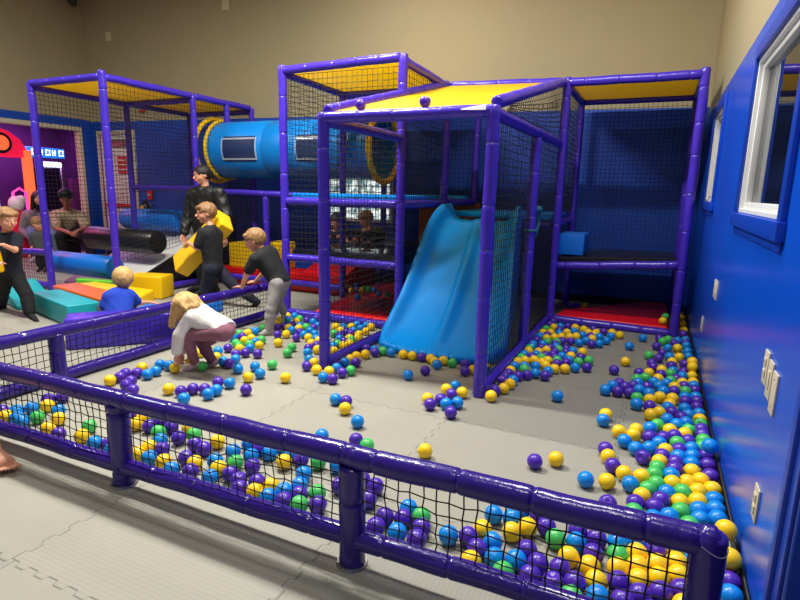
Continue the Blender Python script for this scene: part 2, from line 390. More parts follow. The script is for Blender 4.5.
tag(MB().box(-6.76, -6.62, BY-.02, BY, 4.2, 4.36, .006, 2).build('junction_box', M['cream']), 'small beige junction box high on the back wall, above the tunnel', 'junction box')
root = thing('security_camera', (LX+.05, 7.25, 4.6), 'small black security camera high in the far corner', 'camera')
d = MB(); d.box(LX, LX+.12, 7.2, 7.3, 4.66, 4.72, .01, 2); d.build('mount', M['dark'], root)
d = MB(); d.tube([(LX+.1, 7.25, 4.65), (LX+.16, 7.2, 4.62), (LX+.28, 7.1, 4.58)], [.04, .06, .05], 12); d.build('camera_body', M['dark'], root)

def daylight():
    m = bpy.data.materials.new('bright_outdoors_through_glass'); m.use_nodes = True; nt = m.node_tree; b = nt.nodes['Principled BSDF']
    tc = nt.nodes.new('ShaderNodeTexCoord'); n = nt.nodes.new('ShaderNodeTexNoise'); n.inputs['Scale'].default_value = 9; n.inputs['Detail'].default_value = 5
    r = nt.nodes.new('ShaderNodeValToRGB'); r.color_ramp.elements[0].position = .36; r.color_ramp.elements[0].color = rgb(70, 110, 120)
    r.color_ramp.elements[1].position = .56; r.color_ramp.elements[1].color = rgb(236, 246, 240)
    nt.links.new(tc.outputs['Object'], n.inputs['Vector']); nt.links.new(n.outputs['Fac'], r.inputs[0])
    nt.links.new(r.outputs[0], b.inputs['Emission Color']); b.inputs['Emission Strength'].default_value = 1.3; b.inputs['Base Color'].default_value = rgb(30, 40, 40); b.inputs['Roughness'].default_value = .1
    return m
root = bpy.data.objects.new('window_3', None); COL.objects.link(root); root.location = (-4.2, BY, .96); structure(root)
x0, x1, z0, z1 = WB
d = MB(); d.box(x0-.05, x0, BY-.02, BY+.05, z0-.05, z1+.05, .005, 1); d.box(x1, x1+.05, BY-.02, BY+.05, z0-.05, z1+.05, .005, 1); d.box(x0, x1, BY-.02, BY+.05, z0-.05, z0, .005, 1); d.box(x0, x1, BY-.02, BY+.05, z1, z1+.05, .005, 1)
d.box(-4.21, -4.17, BY, BY+.04, z0, z1, .005, 1); d.build('window_frame', M['frame_white'], root)
d = MB(); d.box(x0, x1, BY+.045, BY+.05, z0, z1); d.build('window_glass', daylight(), root, smooth=False)

# left wall opening: cream frame, then the arcade room
root = bpy.data.objects.new('window_4', None); COL.objects.link(root); root.location = (LX, SH[1], 0); structure(root)
d = MB(); d.box(LX-.12, LX+.03, SH[1]-.02, SH[1]+.04, 0, 2.46, .006, 1); d.box(LX-.12, LX+.03, SH[0]-.1, SH[0]+.02, 0, 2.46, .006, 1); d.box(LX-.12, LX+.03, SH[0]+.02, SH[1]-.02, 2.38, 2.46, .006, 1)
d.build('window_frame', M['cream'], root)
d = MB(); d.box(LX-.06, LX-.03, 6.33, 6.36, 0, 2.36, .004, 1); d.box(LX-.06, LX-.03, 4.9, 4.96, 0, 2.36, .006, 1); d.build('mullion', mat('bronze_mullion', (110, 84, 72), .5), root)
M['arc_purple'] = mat('arcade_purple_wall', (92, 30, 104), .6, bump=.1, bscale=20, var=.25, vscale=3)
AXL = -13.4
mb = MB(); mb.add([(AXL, 2.0, 0), (AXL, BY+1.5, 0), (AXL, BY+1.5, 3), (AXL, 2.0, 3)], [(3, 2, 1, 0)]); structure(mb.build('wall_arcade', M['arc_purple'], smooth=False))
mb = MB(); mb.add([(AXL, BY+1.5, 0), (LX-.01, BY+1.5, 0), (LX-.01, BY+1.5, 3), (AXL, BY+1.5, 3)], [(3, 2, 1, 0)]); structure(mb.build('wall_arcade_end', M['arc_purple'], smooth=False))
mb = MB(); mb.add([(AXL, 2, 3), (LX-.01, 2, 3), (LX-.01, BY+1.5, 3), (AXL, BY+1.5, 3)], [(0, 1, 2, 3)]); structure(mb.build('ceiling_arcade', M['dark'], smooth=False))
mb = MB(); mb.add([(AXL, BY, 0), (LX-.01, BY, 0), (LX-.01, BY+1.5, 0), (AXL, BY+1.5, 0)], [(0, 1, 2, 3)]); structure(mb.build('floor_arcade', M['dark'], smooth=False))
M['neon_pink'] = mat('pink_lit_panel', (255, 60, 150), .4, emit=1.6)
M['neon_blue'] = mat('blue_lit_sign', (30, 120, 230), .4, emit=1.0)
M['neon_white'] = mat('white_lit_panel', (225, 238, 255), .4, emit=2.0)
M['neon_red'] = mat('red_lit_header', (235, 24, 70), .4, emit=.75)
M['neon_orange'] = mat('orange_lit_column', (255, 110, 60), .4, emit=.9)
M['neon_green'] = mat('green_lit_wall', (90, 200, 120), .4, emit=.5)
# ------------------------------------------------------------------ arcade seen through the opening
root = thing('arcade_machine', (-11.6, 6.2, 0), 'arcade machine with arched red lit header and orange lit column', 'arcade machine')
mb = MB(); arch = [(-11.5, 5.5), (-11.5, 6.98)]
pr = [(6.98, 1.88), (6.98, 2.02), (6.86, 2.22), (6.66, 2.36), (6.4, 2.43), (6.0, 2.45), (5.4, 2.43), (5.0, 2.3), (4.8, 2.0), (4.8, 1.88)]
mb.rings([[(-11.5, y, z) for y, z in pr], [(-11.9, y, z) for y, z in pr]]); mb.build('header', M['neon_red'], root)
mb = MB(); mb.tube([(-11.498, 6.5, 2.13), (-11.47, 6.5, 2.13)], [.2, .19], 24); e = mb.build('emblem', M['dark'], root)
mb = MB(); mb.tube([(-11.468, 6.5, 2.13), (-11.45, 6.5, 2.13)], [.14, .1], 20); mb.build('emblem_disc', M['neon_orange'], e)
mb = MB(); mb.box(-11.6, -11.45, 6.9, 7.04, 0, 2.02, .02, 2); mb.build('column', M['neon_orange'], root)
mb = MB(); mb.box(-12.2, -11.6, 4.8, 6.9, 0, .85, .03, 2); mb.build('cabinet', M['arc_purple'], root)
mb = MB(); mb.box(-11.7, -11.66, 6.3, 6.45, .85, 1.88, .01, 1); mb.box(-11.7, -11.66, 5.6, 5.72, .85, 1.88, .01, 1); mb.build('lit_strip', M['neon_white'], root)
mb = MB(); mb.tube([(-11.5, 6.55, .5), (-11.5, 6.62, 1.2), (-11.5, 6.75, 1.28), (-11.5, 6.86, 1.2), (-11.5, 6.88, .4)], .025, 8); mb.build('arched_rail', M['neon_pink'], root)
root = thing('arcade_sign', (-12.6, 8.0, 2.0), 'blue lit sign with white lettering over the arcade', 'sign')
mb = MB(); mb.box(-12.62, -12.5, 7.56, 8.42, 1.95, 2.16, .01, 1); mb.build('sign_panel', M['neon_blue'], root)
mb = MB()
for k, w_ in enumerate((.1, .08, .1, .07, .1)):
    y = 7.68+k*.15
    mb.box(-12.497, -12.49, y, y+.02, 2.0, 2.12); mb.box(-12.497, -12.49, y+w_-.02, y+w_, 2.0, 2.12)
    if k % 2 == 0: mb.box(-12.497, -12.49, y, y+w_, 2.1, 2.12)
    mb.box(-12.497, -12.49, y, y+w_, 2.05 if k % 2 else 2.0, 2.07 if k % 2 else 2.02)
mb.build('lettering', M['neon_white'], root, smooth=False)
root = thing('prize_machine', (-12.5, 8.05, 0), 'glass fronted prize machine glowing white under the blue sign', 'arcade machine')
mb = MB(); mb.box(-12.9, -12.45, 7.7, 8.4, 0, .8, .02, 2); mb.build('cabinet', M['dark'], root)
mb = MB(); mb.box(-12.5, -12.46, 7.8, 8.3, 1.74, 1.86, .01, 1); mb.build('lit_panel', M['neon_white'], root)
mb = MB(); mb.box(-12.48, -12.45, 7.74, 7.82, .8, 1.74, .01, 1); mb.box(-12.48, -12.45, 8.26, 8.34, .8, 1.74, .01, 1); mb.build('corner_post', M['steel'], root)
mb = MB(); mb.box(-12.88, -12.5, 7.82, 8.26, .8, 1.72, .01, 1); mb.build('glass_case', M['night_glass'], root)
tag(MB().box(-12.9, -12.4, 8.43, 8.8, .004, 1.5, .03, 2).build('game_cabinet', mat('plum_cabinet', (120, 44, 110), .4, var=.4, vscale=5)), 'plum coloured game cabinet at the end of the arcade', 'arcade machine')
root = thing('gift_bag_stand', (-10.9, 6.3, 0), 'red stand with a white plush bundle on top in the arcade', 'stand')
mb = MB(); mb.box(-11.0, -10.75, 6.2, 6.42, 0, .86, .02, 2); mb.build('stand', mat('pinkish_red', (230, 20, 60), .4), root)
mb = MB(); mb.ball((-10.88, 6.3, 1.0), (.14, .13, .15), 10); mb.ball((-10.86, 6.38, 1.08), (.08, .08, .08), 8); mb.build('bundle', M['white'], root)
for (x, y, z, w, c, e) in ((-11.2, 5.2, 2.7, 1.2, (1, .25, .7), 50), (-12.2, 7.6, 2.8, 1.0, (.8, .35, 1), 45)):
    ld = bpy.data.lights.new('arcade_lamp', 'AREA'); ld.size = w; ld.energy = e; ld.color = c
    lo = bpy.data.objects.new('arcade_lamp', ld); lo.location = (x, y, z); COL.objects.link(lo)

# ------------------------------------------------------------------ barrier fences
XF = [-3.42, -2.17, -.92, .226]; YF = 1.6
fence = thing('barrier_fence', (-1.6, YF, 0), 'low dark purple padded fence with black net in front of the balls', 'fence')
for i, x in enumerate(XF):
    ztop = .43 if i < 3 else .478
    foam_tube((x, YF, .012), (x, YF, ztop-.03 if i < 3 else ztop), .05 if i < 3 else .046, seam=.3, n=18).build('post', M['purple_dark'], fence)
    if i < 3: mb = MB(); mb.tube([(x, YF, 0), (x, YF, .012)], [.062, .058], 20); mb.build('foot_plate', M['steel'], fence)
ztr = lambda x: .424 + (x+2.6)*.011
zbr = lambda x: .088 + (x+2.6)*.014
for i in range(3):
    a, b = XF[i], XF[i+1]
    if i == 0: a -= .8
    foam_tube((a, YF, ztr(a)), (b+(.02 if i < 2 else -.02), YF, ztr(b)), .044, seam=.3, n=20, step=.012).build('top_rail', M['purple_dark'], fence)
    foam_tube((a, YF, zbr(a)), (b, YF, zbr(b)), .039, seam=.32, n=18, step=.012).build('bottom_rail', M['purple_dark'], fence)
    a2, b2 = (XF[i]+.045 if i else a), b-.045
    net_mesh((a2, YF, zbr(a2)+.03), (b2, YF, zbr(b2)+.03), (b2, YF, ztr(b2)-.035), (a2, YF, ztr(a2)-.035), cell=.047, r=.0028, jit=.005, depth=.015, sag=.012).build('net', M['net'], fence, angle=180)
# wrap seam straps on the corner post
mb = MB(); mb.tube([(.226, YF, .468), (.226, YF, .478), (.229, YF+.004, .492), (.238, YF+.012, .503)], [.0465, .043, .027, .004], 18); mb.build('folded_cap', M['purple_dark'], fence)
mb = MB(); mb.tube([(.226+.047*math.cos(a), YF+.047*math.sin(a), .452+.012*math.sin(2*a)) for a in [PI*(1+k/14) for k in range(15)]], .0011, 6); mb.build('stitching', M['foam'], fence)

fence = thing('barrier_fence', (-3.75, 3.2, 0), 'low purple padded side fence the boy in black leans over', 'fence')
XI = -3.75
zt = lambda y: .385 - (y-1.6)*.012
for y in (2.33, 3.62):
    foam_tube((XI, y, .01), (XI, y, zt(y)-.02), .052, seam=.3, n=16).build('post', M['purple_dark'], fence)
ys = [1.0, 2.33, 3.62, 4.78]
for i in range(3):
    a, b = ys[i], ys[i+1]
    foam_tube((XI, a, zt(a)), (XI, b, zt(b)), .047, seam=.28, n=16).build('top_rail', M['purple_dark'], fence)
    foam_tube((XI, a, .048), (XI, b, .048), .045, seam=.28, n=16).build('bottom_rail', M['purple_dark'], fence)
    net_mesh((XI, a+.05, .085), (XI, b-.05, .085), (XI, b-.05, zt(b)-.04), (XI, a+.05, zt(a)-.04), cell=.05, r=.0028, jit=.003, depth=.008).build('net', M['net'], fence, angle=180)

# ------------------------------------------------------------------ play frames
def posts(root, lst, mt='purple', r=.044):
    for x, y, z0, z1 in lst:
        foam_tube((x, y, z0+.002), (x, y, z1), r, seam=.36).build('post', M[mt], root)
def rails(root, lst, mt='purple', r=.042):
    for a, b in lst: foam_tube(a, b, r, seam=.3).build('rail', M[mt], root)
def sheet(root, name, c4, mt, t=.012):
    c4 = [Vector(c) for c in c4]; n = (c4[1]-c4[0]).cross(c4[3]-c4[0]).normalized()
    if n.z < 0: n = -n
    # a grid so that the vinyl sags a little between the pipes
    N = 8; mb = MB(); top = []; bot = []
    for i in range(N+1):
        for j in range(N+1):
            u, v = i/N, j/N; p = c4[0]*(1-u)*(1-v)+c4[1]*u*(1-v)+c4[2]*u*v+c4[3]*(1-u)*v
            p = p - n*(.02*math.sin(PI*u)*math.sin(PI*v)); top.append(p+n*t*.5); bot.append(p-n*t*.5)
    f = []
    for i in range(N):
        for j in range(N):
            k = i*(N+1)+j; f.append((k, k+N+1, k+N+2, k+1))
    n0 = len(top); fb = [tuple(n0+q for q in reversed(x)) for x in f]; e = []
    rim = [i*(N+1) for i in range(N+1)]+[N*(N+1)+j for j in range(1, N+1)]+[i*(N+1)+N for i in range(N-1, -1, -1)]+[j for j in range(N-1, 0, -1)]
    for k in range(len(rim)):
        a, b = rim[k], rim[(k+1) % len(rim)]; e.append((a, n0+a, n0+b, b))
    mb.add(top+bot, f+fb+e); return mb.build(name, M[mt], root)
Ca, Cb, Cc, Cd = -3.64, -2.27, -1.0, .27     # pipe lines across the hall
R1, R2, R3, R4 = 3.5, 4.85, 6.05, 7.2         # pipe lines in depth

# slide bay
fr = thing('climbing_structure', (-1.63, 3.5, 0), 'purple padded pipe frame with sloping yellow roof over the blue slide', 'play structure')
posts(fr, [(Cb, R1, 0, 1.93), (Cc, R1, 0, 1.93), (Cc, R2, 0, 1.86)])
H1, H2 = 1.905, 2.52
rails(fr, [((Cb, R1, H1), (Cc, R1, H1)), ((Cc, R1+.03, H1-.01), (Cc, R3-.05, H1+.01)), ((Cb, R1+.03, H1-.02), (Cb, R2-.05, H1-.02)),
           ((Cc, R1, .045), (Cc, R3-.05, .045)), ((Cb, R1, .045), (Cb, R2-.05, .045)),
           ((Cb-.0, R1+.06, H1+.06), (Cb, R3-.05, H2+.05)), ((Cc, R1+.06, H1+.06), (Cc, R3-.05, H2)), ((Cb+.05, R3, H2+.04), (Cc-.03, R3, H2+.01))])
sheet(fr, 'roof', [(Cb+.02, R1+.02, H1+.035), (Cc-.02, R1+.02, H1+.035), (Cc-.02, R3-.02, H2), (Cb+.02, R3-.02, H2+.03)], 'yellow_roof')
net(fr, (Cc, R1+.04, .09), (Cc, R2-.04, .09), (Cc, R2-.04, H1-.05), (Cc, R1+.04, H1-.05), cell=.052, sag=.02, depth=.012)
net(fr, (Cc, R2+.04, .09), (Cc, R3-.05, .09), (Cc, R3-.05, H1-.04), (Cc, R2+.04, H1-.05), cell=.052)
net(fr, (Cc, R1+.35, H1+.04), (Cc, R3-.05, H1+.05), (Cc, R3-.05, H2-.05), (Cc, R1+.4, H1+.1), cell=.06, sag=.05, depth=.03)
net(fr, (Cb, R1+.04, .09), (Cb, R2-.04, .09), (Cb, R2-.04, H1-.06), (Cb, R1+.04, H1-.06), cell=.052)
# torn wrap at the front corner
mb = MB(); mb.hexa([(Cc-.21, R1-.046, H1+.008), (Cc-.04, R1-.05, H1+.0), (Cc-.04, R1-.04, H1+.0), (Cc-.21, R1-.036, H1+.008), (Cc-.2, R1-.036, H1+.02), (Cc-.04, R1-.03, H1+.04), (Cc-.04, R1-.015, H1+.04), (Cc-.2, R1-.025, H1+.02)], .004, 2)
mb.build('torn_wrap', M['foam'], fr)
mb = MB(); mb.box(-2.2, -1.03, R3+.02, R4-.05, 1.12, 1.18, .02, 2); mb.build('deck', M['slide'], fr)
rails(fr, [((Cb+.04, R3, 1.06), (Cc-.04, R3, 1.06)), ((Cc, R3+.05, 1.08), (Cc, R4-.05, 1.08))])

# tall tower
tw = thing('climbing_structure', (-2.95, R2, 0), 'tallest purple pipe tower with yellow roof, behind and beside the slide', 'play structure')
T = 2.58
posts(tw, [(Ca, R2, 0, T+.04), (Cb, R2, 0, T+.045), (Ca, R3, 0, T), (Cb, R3, 0, T), (Ca, R4, 0, T), (Cb, R4, 0, T)])
rails(tw, [((Ca+.03, R2, T), (Cb-.04, R2, T+.03)), ((Ca, R2+.04, T-.02), (Ca, R3-.04, T-.04)), ((Cb, R2+.04, T), (Cb, R3-.04, T-.03)), ((Ca+.04, R3, T-.04), (Cb-.04, R3, T-.04)),
           ((Ca, R3+.04, T-.04), (Ca, R4-.04, T-.04)), ((Cb, R3+.04, T-.04), (Cb, R4-.04, T-.04)), ((Ca+.04, R4, T-.04), (Cb-.04, R4, T-.04)),
           ((Ca+.04, R2, 1.265), (Cb-.04, R2, 1.265)), ((Ca+.04, R2, .66), (Cb-.04, R2, .66)), ((Ca+.04, R2, .045), (Cb-.04, R2, .045)),
           ((Cb, R3+.04, 1.27), (Cb, R4-.04, 1.27)), ((Ca+.04, R3, .66), (Cb-.04, R3, .66)), ((Cb, R2+.04, 1.265), (Cb, R3-.04, 1.265)), ((Ca, R2+.04, 1.265), (Ca, R3-.04, 1.265)), ((Cb+.0, R3+.04, 1.29), (Cb, R3+.3, 1.29))])
sheet(tw, 'roof', [(Ca+.02, R2+.02, T+.0), (Cb-.02, R2+.02, T+.02), (Cb-.02, R3-.02, T-.01), (Ca+.02, R3-.02, T-.01)], 'yellow_roof')
sheet(tw, 'roof', [(Ca+.02, R3+.02, T), (Cb-.02, R3+.02, T), (Cb-.02, R4-.02, T), (Ca+.02, R4-.02, T)], 'yellow_roof')
for z0, z1 in ((1.32, T-.05), (.7, 1.22)): net(tw, (Ca+.04, R2, z0), (Cb-.04, R2, z0), (Cb-.04, R2, z1), (Ca+.04, R2, z1), cell=.055)
net(tw, (Ca, R2+.04, 1.31), (Ca, R3-.04, 1.31), (Ca, R3-.04, T-.08), (Ca, R2+.04, T-.06), cell=.055)
net(tw, (Cb, R2+.04, 1.31), (Cb, R3-.04, 1.31), (Cb, R3-.04, T-.08), (Cb, R2+.04, T-.06), cell=.055)
net(tw, (Ca+.04, R4, 1.1), (Cb-.04, R4, 1.1), (Cb-.04, R4, T-.08), (Ca+.04, R4, T-.08), cell=.06)
net(tw, (Cb+.05, R4+.01, .1), (Cc-.04, R4+.01, .1), (Cc-.04, R4+.01, 2.5), (Cb+.05, R4+.01, 2.5), cell=.055)
mb = MB(); mb.box(Ca+.05, Cb-.05, R2+.05, R3-.05, 1.285, 1.35, .02, 2); mb.build('deck', M['slide'], tw)
mb = MB(); mb.box(Ca+.3, Cb-.05, R3+.9, R4-.06, 1.28, 1.35, .02, 2); mb.build('deck', M['slide'], tw)
mb = MB(); mb.box(Ca+.05, Cb-.05, R2+.05, R3-.05, .64, .74, .015, 2); mb.build('platform', mat('glossy_black_platform', (30, 32, 38), .12), tw)
mb = MB(); mb.box(Ca+.05, Cb-.05, R3+.05, R4-.06, .64, .7, .015, 2); mb.build('platform', M['black'], tw)
mb = MB(); mb.box(-3.05, Cb+.1, R4-.05, R4-.02, .3, 1.25, .01, 1); mb.build('back_panel', mat('shaded_yellow_vinyl', (120, 66, 8), .5, bump=.1), tw)  # yellow vinyl, the shade deep in the tower put into its colour
# low red mats in the tower
mb = MB(); mb.prism([(-3.32, 4.93), (-2.33, 4.93), (-2.33, 5.95), (-3.46, 5.95)], .004, .085, .025, 3); tag(mb.build('floor_mat', M['red']), 'bright red floor mat behind the net at the foot of the tower', 'mat')
mb = MB(); mb.hexa([(Ca+.06, R3+.08, .004), (Cb-.06, R3+.08, .004), (Cb-.06, R4-.12, .004), (Ca+.06, R4-.12, .004), (Ca+.06, R3+.08, .08), (Cb-.06, R3+.08, .08), (Cb-.06, R4-.12, .08), (Ca+.06, R4-.12, .08)], .02, 2)
tag(mb.build('floor_mat', M['red']), 'dark lying red mat with balls on it deep inside the tower', 'mat')
mb = MB(); mb.hexa([(-4.4, R3+.15, .004), (Ca-.06, R3+.15, .004), (Ca-.06, R4-.1, .004), (-4.4, R4-.1, .004), (-4.4, R3+.15, .25), (Ca-.06, R3+.15, .25), (Ca-.06, R4-.1, .55), (-4.4, R4-.1, .55)], .02, 2)
tag(mb.build('ramp_mat', M['red']), 'sloping red mat seen through the tower net', 'mat')

# corner bay by the right wall
cb = thing('climbing_structure', (-.35, R3, 0), 'purple pipe corner bay with yellow roof beside the blue right wall', 'play structure')
T = 2.52
posts(cb, [(Cc+.03, R3, 0, T+.04), (Cd, R3, 0, T+.05), (Cc+.03, R4, 0, T), (Cd, R4, 0, T)])
rails(cb, [((Cc+.06, R3, T), (Cd-.03, R3, T)), ((Cc+.03, R3+.04, T-.02), (Cc+.03, R4-.04, T-.02)), ((Cd, R3+.04, T-.02), (Cd, R4-.04, T-.02)), ((Cc+.07, R4, T-.02), (Cd-.04, R4, T-.02)),
           ((Cc+.07, R3, .635), (Cd-.04, R3, .73)), ((Cc+.07, R3, .045), (Cd-.04, R3, .03))], r=.043)
sheet(cb, 'roof', [(Cc+.05, R3+.02, T), (Cd-.02, R3+.02, T), (Cd-.02, R4-.02, T), (Cc+.05, R4-.02, T)], 'yellow_roof')
net(cb, (Cc+.07, R4, .1), (Cd-.04, R4, .1), (Cd-.04, R4, T-.06), (Cc+.07, R4, T-.06), cell=.05, r=.0022)
net(cb, (Cd, R3+.04, .1), (Cd, R4-.04, .1), (Cd, R4-.04, T-.06), (Cd, R3+.04, T-.06), cell=.05, r=.0022)
net(cb, (Cc+.03, R3+.04, 1.2), (Cc+.03, R4-.04, 1.2), (Cc+.03, R4-.04, T-.06), (Cc+.03, R3+.04, T-.06), cell=.055)
mb = MB(); mb.hexa([(Cc+.08, R3+.06, .66), (Cd-.05, R3+.06, .7), (Cd-.05, R4-.05, .68), (Cc+.08, R4-.05, .66), (Cc+.08, R3+.06, .73), (Cd-.05, R3+.06, .79), (Cd-.05, R4-.05, .76), (Cc+.08, R4-.05, .73)], .012, 2)
mb.build('deck', M['black'], cb)
mb = MB(); padpoly = [(-.91, 6.11), (.215, 6.11), (.215, 7.1), (-.02, 7.1), (-.87, 6.36)]
mb.prism(padpoly, .004, .08, .02, 3); mb.v = [(x, y, z+(.075*(y-6.11) if z > .04 else 0)) for x, y, z in mb.v]
tag(mb.build('floor_mat', M['red']), 'angular red floor mat in the corner bay under the black deck', 'mat')
mb = MB(); mb.box(-.955, -.685, 6.16, 6.62, .75, .975, .012, 2); tag(mb.build('foam_block', M['blue']), 'bright blue foam block on the black deck of the corner bay', 'foam block')

# climbing holds on the frame beside the slide
root = thing('rope_knot', (-.98, 5.2, 1.2), 'blue knotted rope hold tied to the pipe right of the slide', 'rope')
mb = MB(); mb.ball((-.955, 4.93, 1.26), (.035, .04, .035), 10); mb.ball((-.955, 4.99, 1.2), (.03, .035, .03), 10); mb.tube([(-.955, 4.93, 1.26), (-.95, 4.95, 1.14), (-.96, 4.9, 1.04), (-.985, 4.86, .98)], .014, 8)
mb.torus((Cc, R2, 1.08), (0, 0, 1), .052, .011, 20, 8); mb.build('rope', mat('teal_rope', (14, 90, 110), .7, bump=.4, bscale=80), root)

# ramp bay at the far side
lf = thing('climbing_structure', (-6.5, 4.5, 0), 'purple pipe bay with yellow roof over the padded roller ramp', 'play structure')
La, Lb = -7.2, -5.9; T = 2.6
posts(lf, [(La, 4.5, 0, T), (Lb, 4.5, 0, T+.06), (La, 5.85, 0, T-.04), (Lb, 5.85, 0, T), (La, 7.05, 0, T-.04), (Lb, 7.05, 0, T), (Lb, 6.5, 2.3, T)])
rails(lf, [((La, 4.5, T), (Lb-.03, 4.5, T)), ((Lb, 4.54, T), (Lb, 5.81, T)), ((Lb, 5.89, T), (Lb, 7.0, T)), ((La, 4.54, T-.04), (La, 5.81, T-.04)), ((La, 5.89, T-.04), (La, 7.0, T-.04)),
           ((La+.04, 5.85, T-.05), (Lb-.04, 5.85, T-.05)), ((La+.04, 7.05, T-.05), (Lb-.04, 7.05, T-.05)), ((La+.04, 5.85, 1.36), (Lb-.04, 5.85, 1.36)),
           ((La-.04, 4.5, .5), (La-1.3, 4.5, .46)), ((La-.04, 4.5, .06), (La-1.3, 4.5, .06)), ((Lb, 5.12, .06), (Lb, 5.81, .06))])
for y0, y1 in ((4.52, 5.83), (5.87, 7.03)): sheet(lf, 'roof', [(La+.03, y0, T-.01), (Lb-.03, y0, T-.01), (Lb-.03, y1, T-.01), (La+.03, y1, T-.01)], 'yellow_roof')
net(lf, (La, 4.54, .95), (La, 5.81, .95), (La, 5.81, T-.09), (La, 4.54, T-.07), cell=.055)
net(lf, (La, 5.89, 1.3), (La, 7.0, 1.3), (La, 7.0, T-.09), (La, 5.89, T-.09), cell=.055)
net(lf, (Lb, 4.54, .45), (Lb, 5.81, .65), (Lb, 5.81, T-.05), (Lb, 4.54, T-.05), cell=.055)
net(lf, (Lb, 5.89, .5), (Lb, 7.0, .5), (Lb, 7.0, T-.05), (Lb, 5.89, T-.05), cell=.055)
net(lf, (La-1.3, 4.5, .1), (La-.04, 4.5, .1), (La-.04, 4.5, .45), (La-1.3, 4.5, .42), cell=.05)
net(lf, (La+.04, 7.05, .9), (Lb-.04, 7.05, .9), (Lb-.04, 7.05, T-.1), (La+.04, 7.05, T-.1), cell=.055)

# padded ramp with three rollers
rp = thing('roller_ramp', (-6.6, 4.75, 0), 'white padded ramp with blue, black and blue rollers in the far bay', 'play ramp')
mb = MB(); mb.hexa([(-7.45, 4.82, .004), (-6.02, 4.82, .004), (-6.02, 6.75, .004), (-7.45, 6.75, .004), (-7.45, 4.82, .06), (-6.02, 4.82, .06), (-6.02, 6.75, .84), (-7.45, 6.75, .84)], .03, 2); mb.build('ramp_body', M['white'], rp)
mb = MB(); mb.hexa([(-6.012, 4.62, .01), (-5.96, 4.62, .01), (-5.96, 6.7, .01), (-6.012, 6.7, .01), (-6.012, 4.62, .12), (-5.96, 4.62, .12), (-5.96, 6.7, .95), (-6.012, 6.7, .95)], .015, 2); mb.build('side_panel', M['black'], rp)
def roller(y, z, x0, x1, r, mt):
    mb = MB(); mb.tube([(x0, y, z), (x0+.01, y, z), (x0+.04, y, z), (x1-.04, y, z), (x1-.01, y, z), (x1, y, z)], [r*.6, r*.9, r, r, r*.9, r*.6], 28); mb.build('roller', M[mt], rp)
roller(4.78, .33, -7.5, -6.3, .15, 'blue'); roller(5.4, .62, -7.6, -6.2, .165, 'black'); roller(6.22, .86, -7.85, -6.62, .165, 'blue')

# bridge passage under the tunnel
bp_ = thing('climbing_structure', (-4.8, R3, 0), 'low purple pipe passage under the blue tunnel, netted in front', 'play structure')
posts(bp_, [(-4.86, R3, 0, 1.27)])
rails(bp_, [((Lb+.04, R3, 1.33), (Ca-.04, R3, 1.3)), ((Lb+.04, R3, .13), (Ca-.04, R3, .13)), ((Lb+.04, R4-.1, 1.3), (Ca-.04, R4-.1, 1.3))])
net(bp_, (Lb+.04, R3, .17), (-4.9, R3, .17), (-4.9, R3, 1.28), (Lb+.04, R3, 1.29), cell=.055)
net(bp_, (-4.82, R3, .17), (Ca-.04, R3, .17), (Ca-.04, R3, 1.26), (-4.82, R3, 1.28), cell=.055)
mb = MB(); mb.box(Lb+.05, Ca-.1, R3+.07, R3+.6, .004, .24, .02, 2); tag(mb.build('floor_mat', M['red']), 'long red mat lying in the passage under the tunnel', 'mat')
mb = MB(); mb.box(-5.66, -5.08, R3+.12, R3+.5, .244, .6, .02, 2); tag(mb.build('foam_block', M['yellow']), 'large yellow foam block behind the passage net, beside the boy with the block', 'foam block')
mb = MB(); mb.box(-5.04, -4.74, R3+.12, R3+.5, .244, .64, .02, 2); tag(mb.build('foam_block', M['yellow']), 'yellow foam block behind the passage net, beside the tall tower', 'foam block')

# tunnel
tn = thing('play_tunnel', (-4.7, 6.52, 1.93), 'blue plastic crawl tunnel with yellow rims between ramp bay and tower', 'play tunnel')
cy_, cz_, Rt = 6.52, 1.93, .40
mb = MB(); rings = []
xs_ = [-5.82]; x = -5.82
prof = [(-6.0, .42), (-5.96, .42), (-5.955, Rt)]
for s in (-5.0, -4.2): prof += [(s-.02, Rt), (s-.012, Rt-.006), (s+.012, Rt-.006), (s+.02, Rt)]
prof += [(-3.36, Rt), (-3.355, .42), (-3.32, .42)]
n = 48; ri = [[(x, cy_+r*math.cos(2*PI*j/n), cz_+r*math.sin(2*PI*j/n)) for j in range(n)] for x, r in prof]
inn = [[(x, cy_+(r-.015)*math.cos(2*PI*j/n), cz_+(r-.015)*math.sin(2*PI*j/n)) for j in range(n)] for x, r in prof[::-1]]
mb.rings(ri+inn+[ri[0]], True, False); mb.build('tube', M['tube'], tn)
for x, R_, r_ in ((-6.12, .45, .034), (-5.96, .42, .026), (-3.3, .43, .04)):
    mb = MB(); mb.torus((x, cy_, cz_), (1, 0, 0), R_, r_, 56, 10); mb.build('rim', M['yellow'], tn)
M['clear'] = mat('clear_vinyl_window', (40, 56, 92), .15); M['stitch'] = mat('silver_stitched_tape', (170, 176, 186), .4, bump=.6, bscale=120)
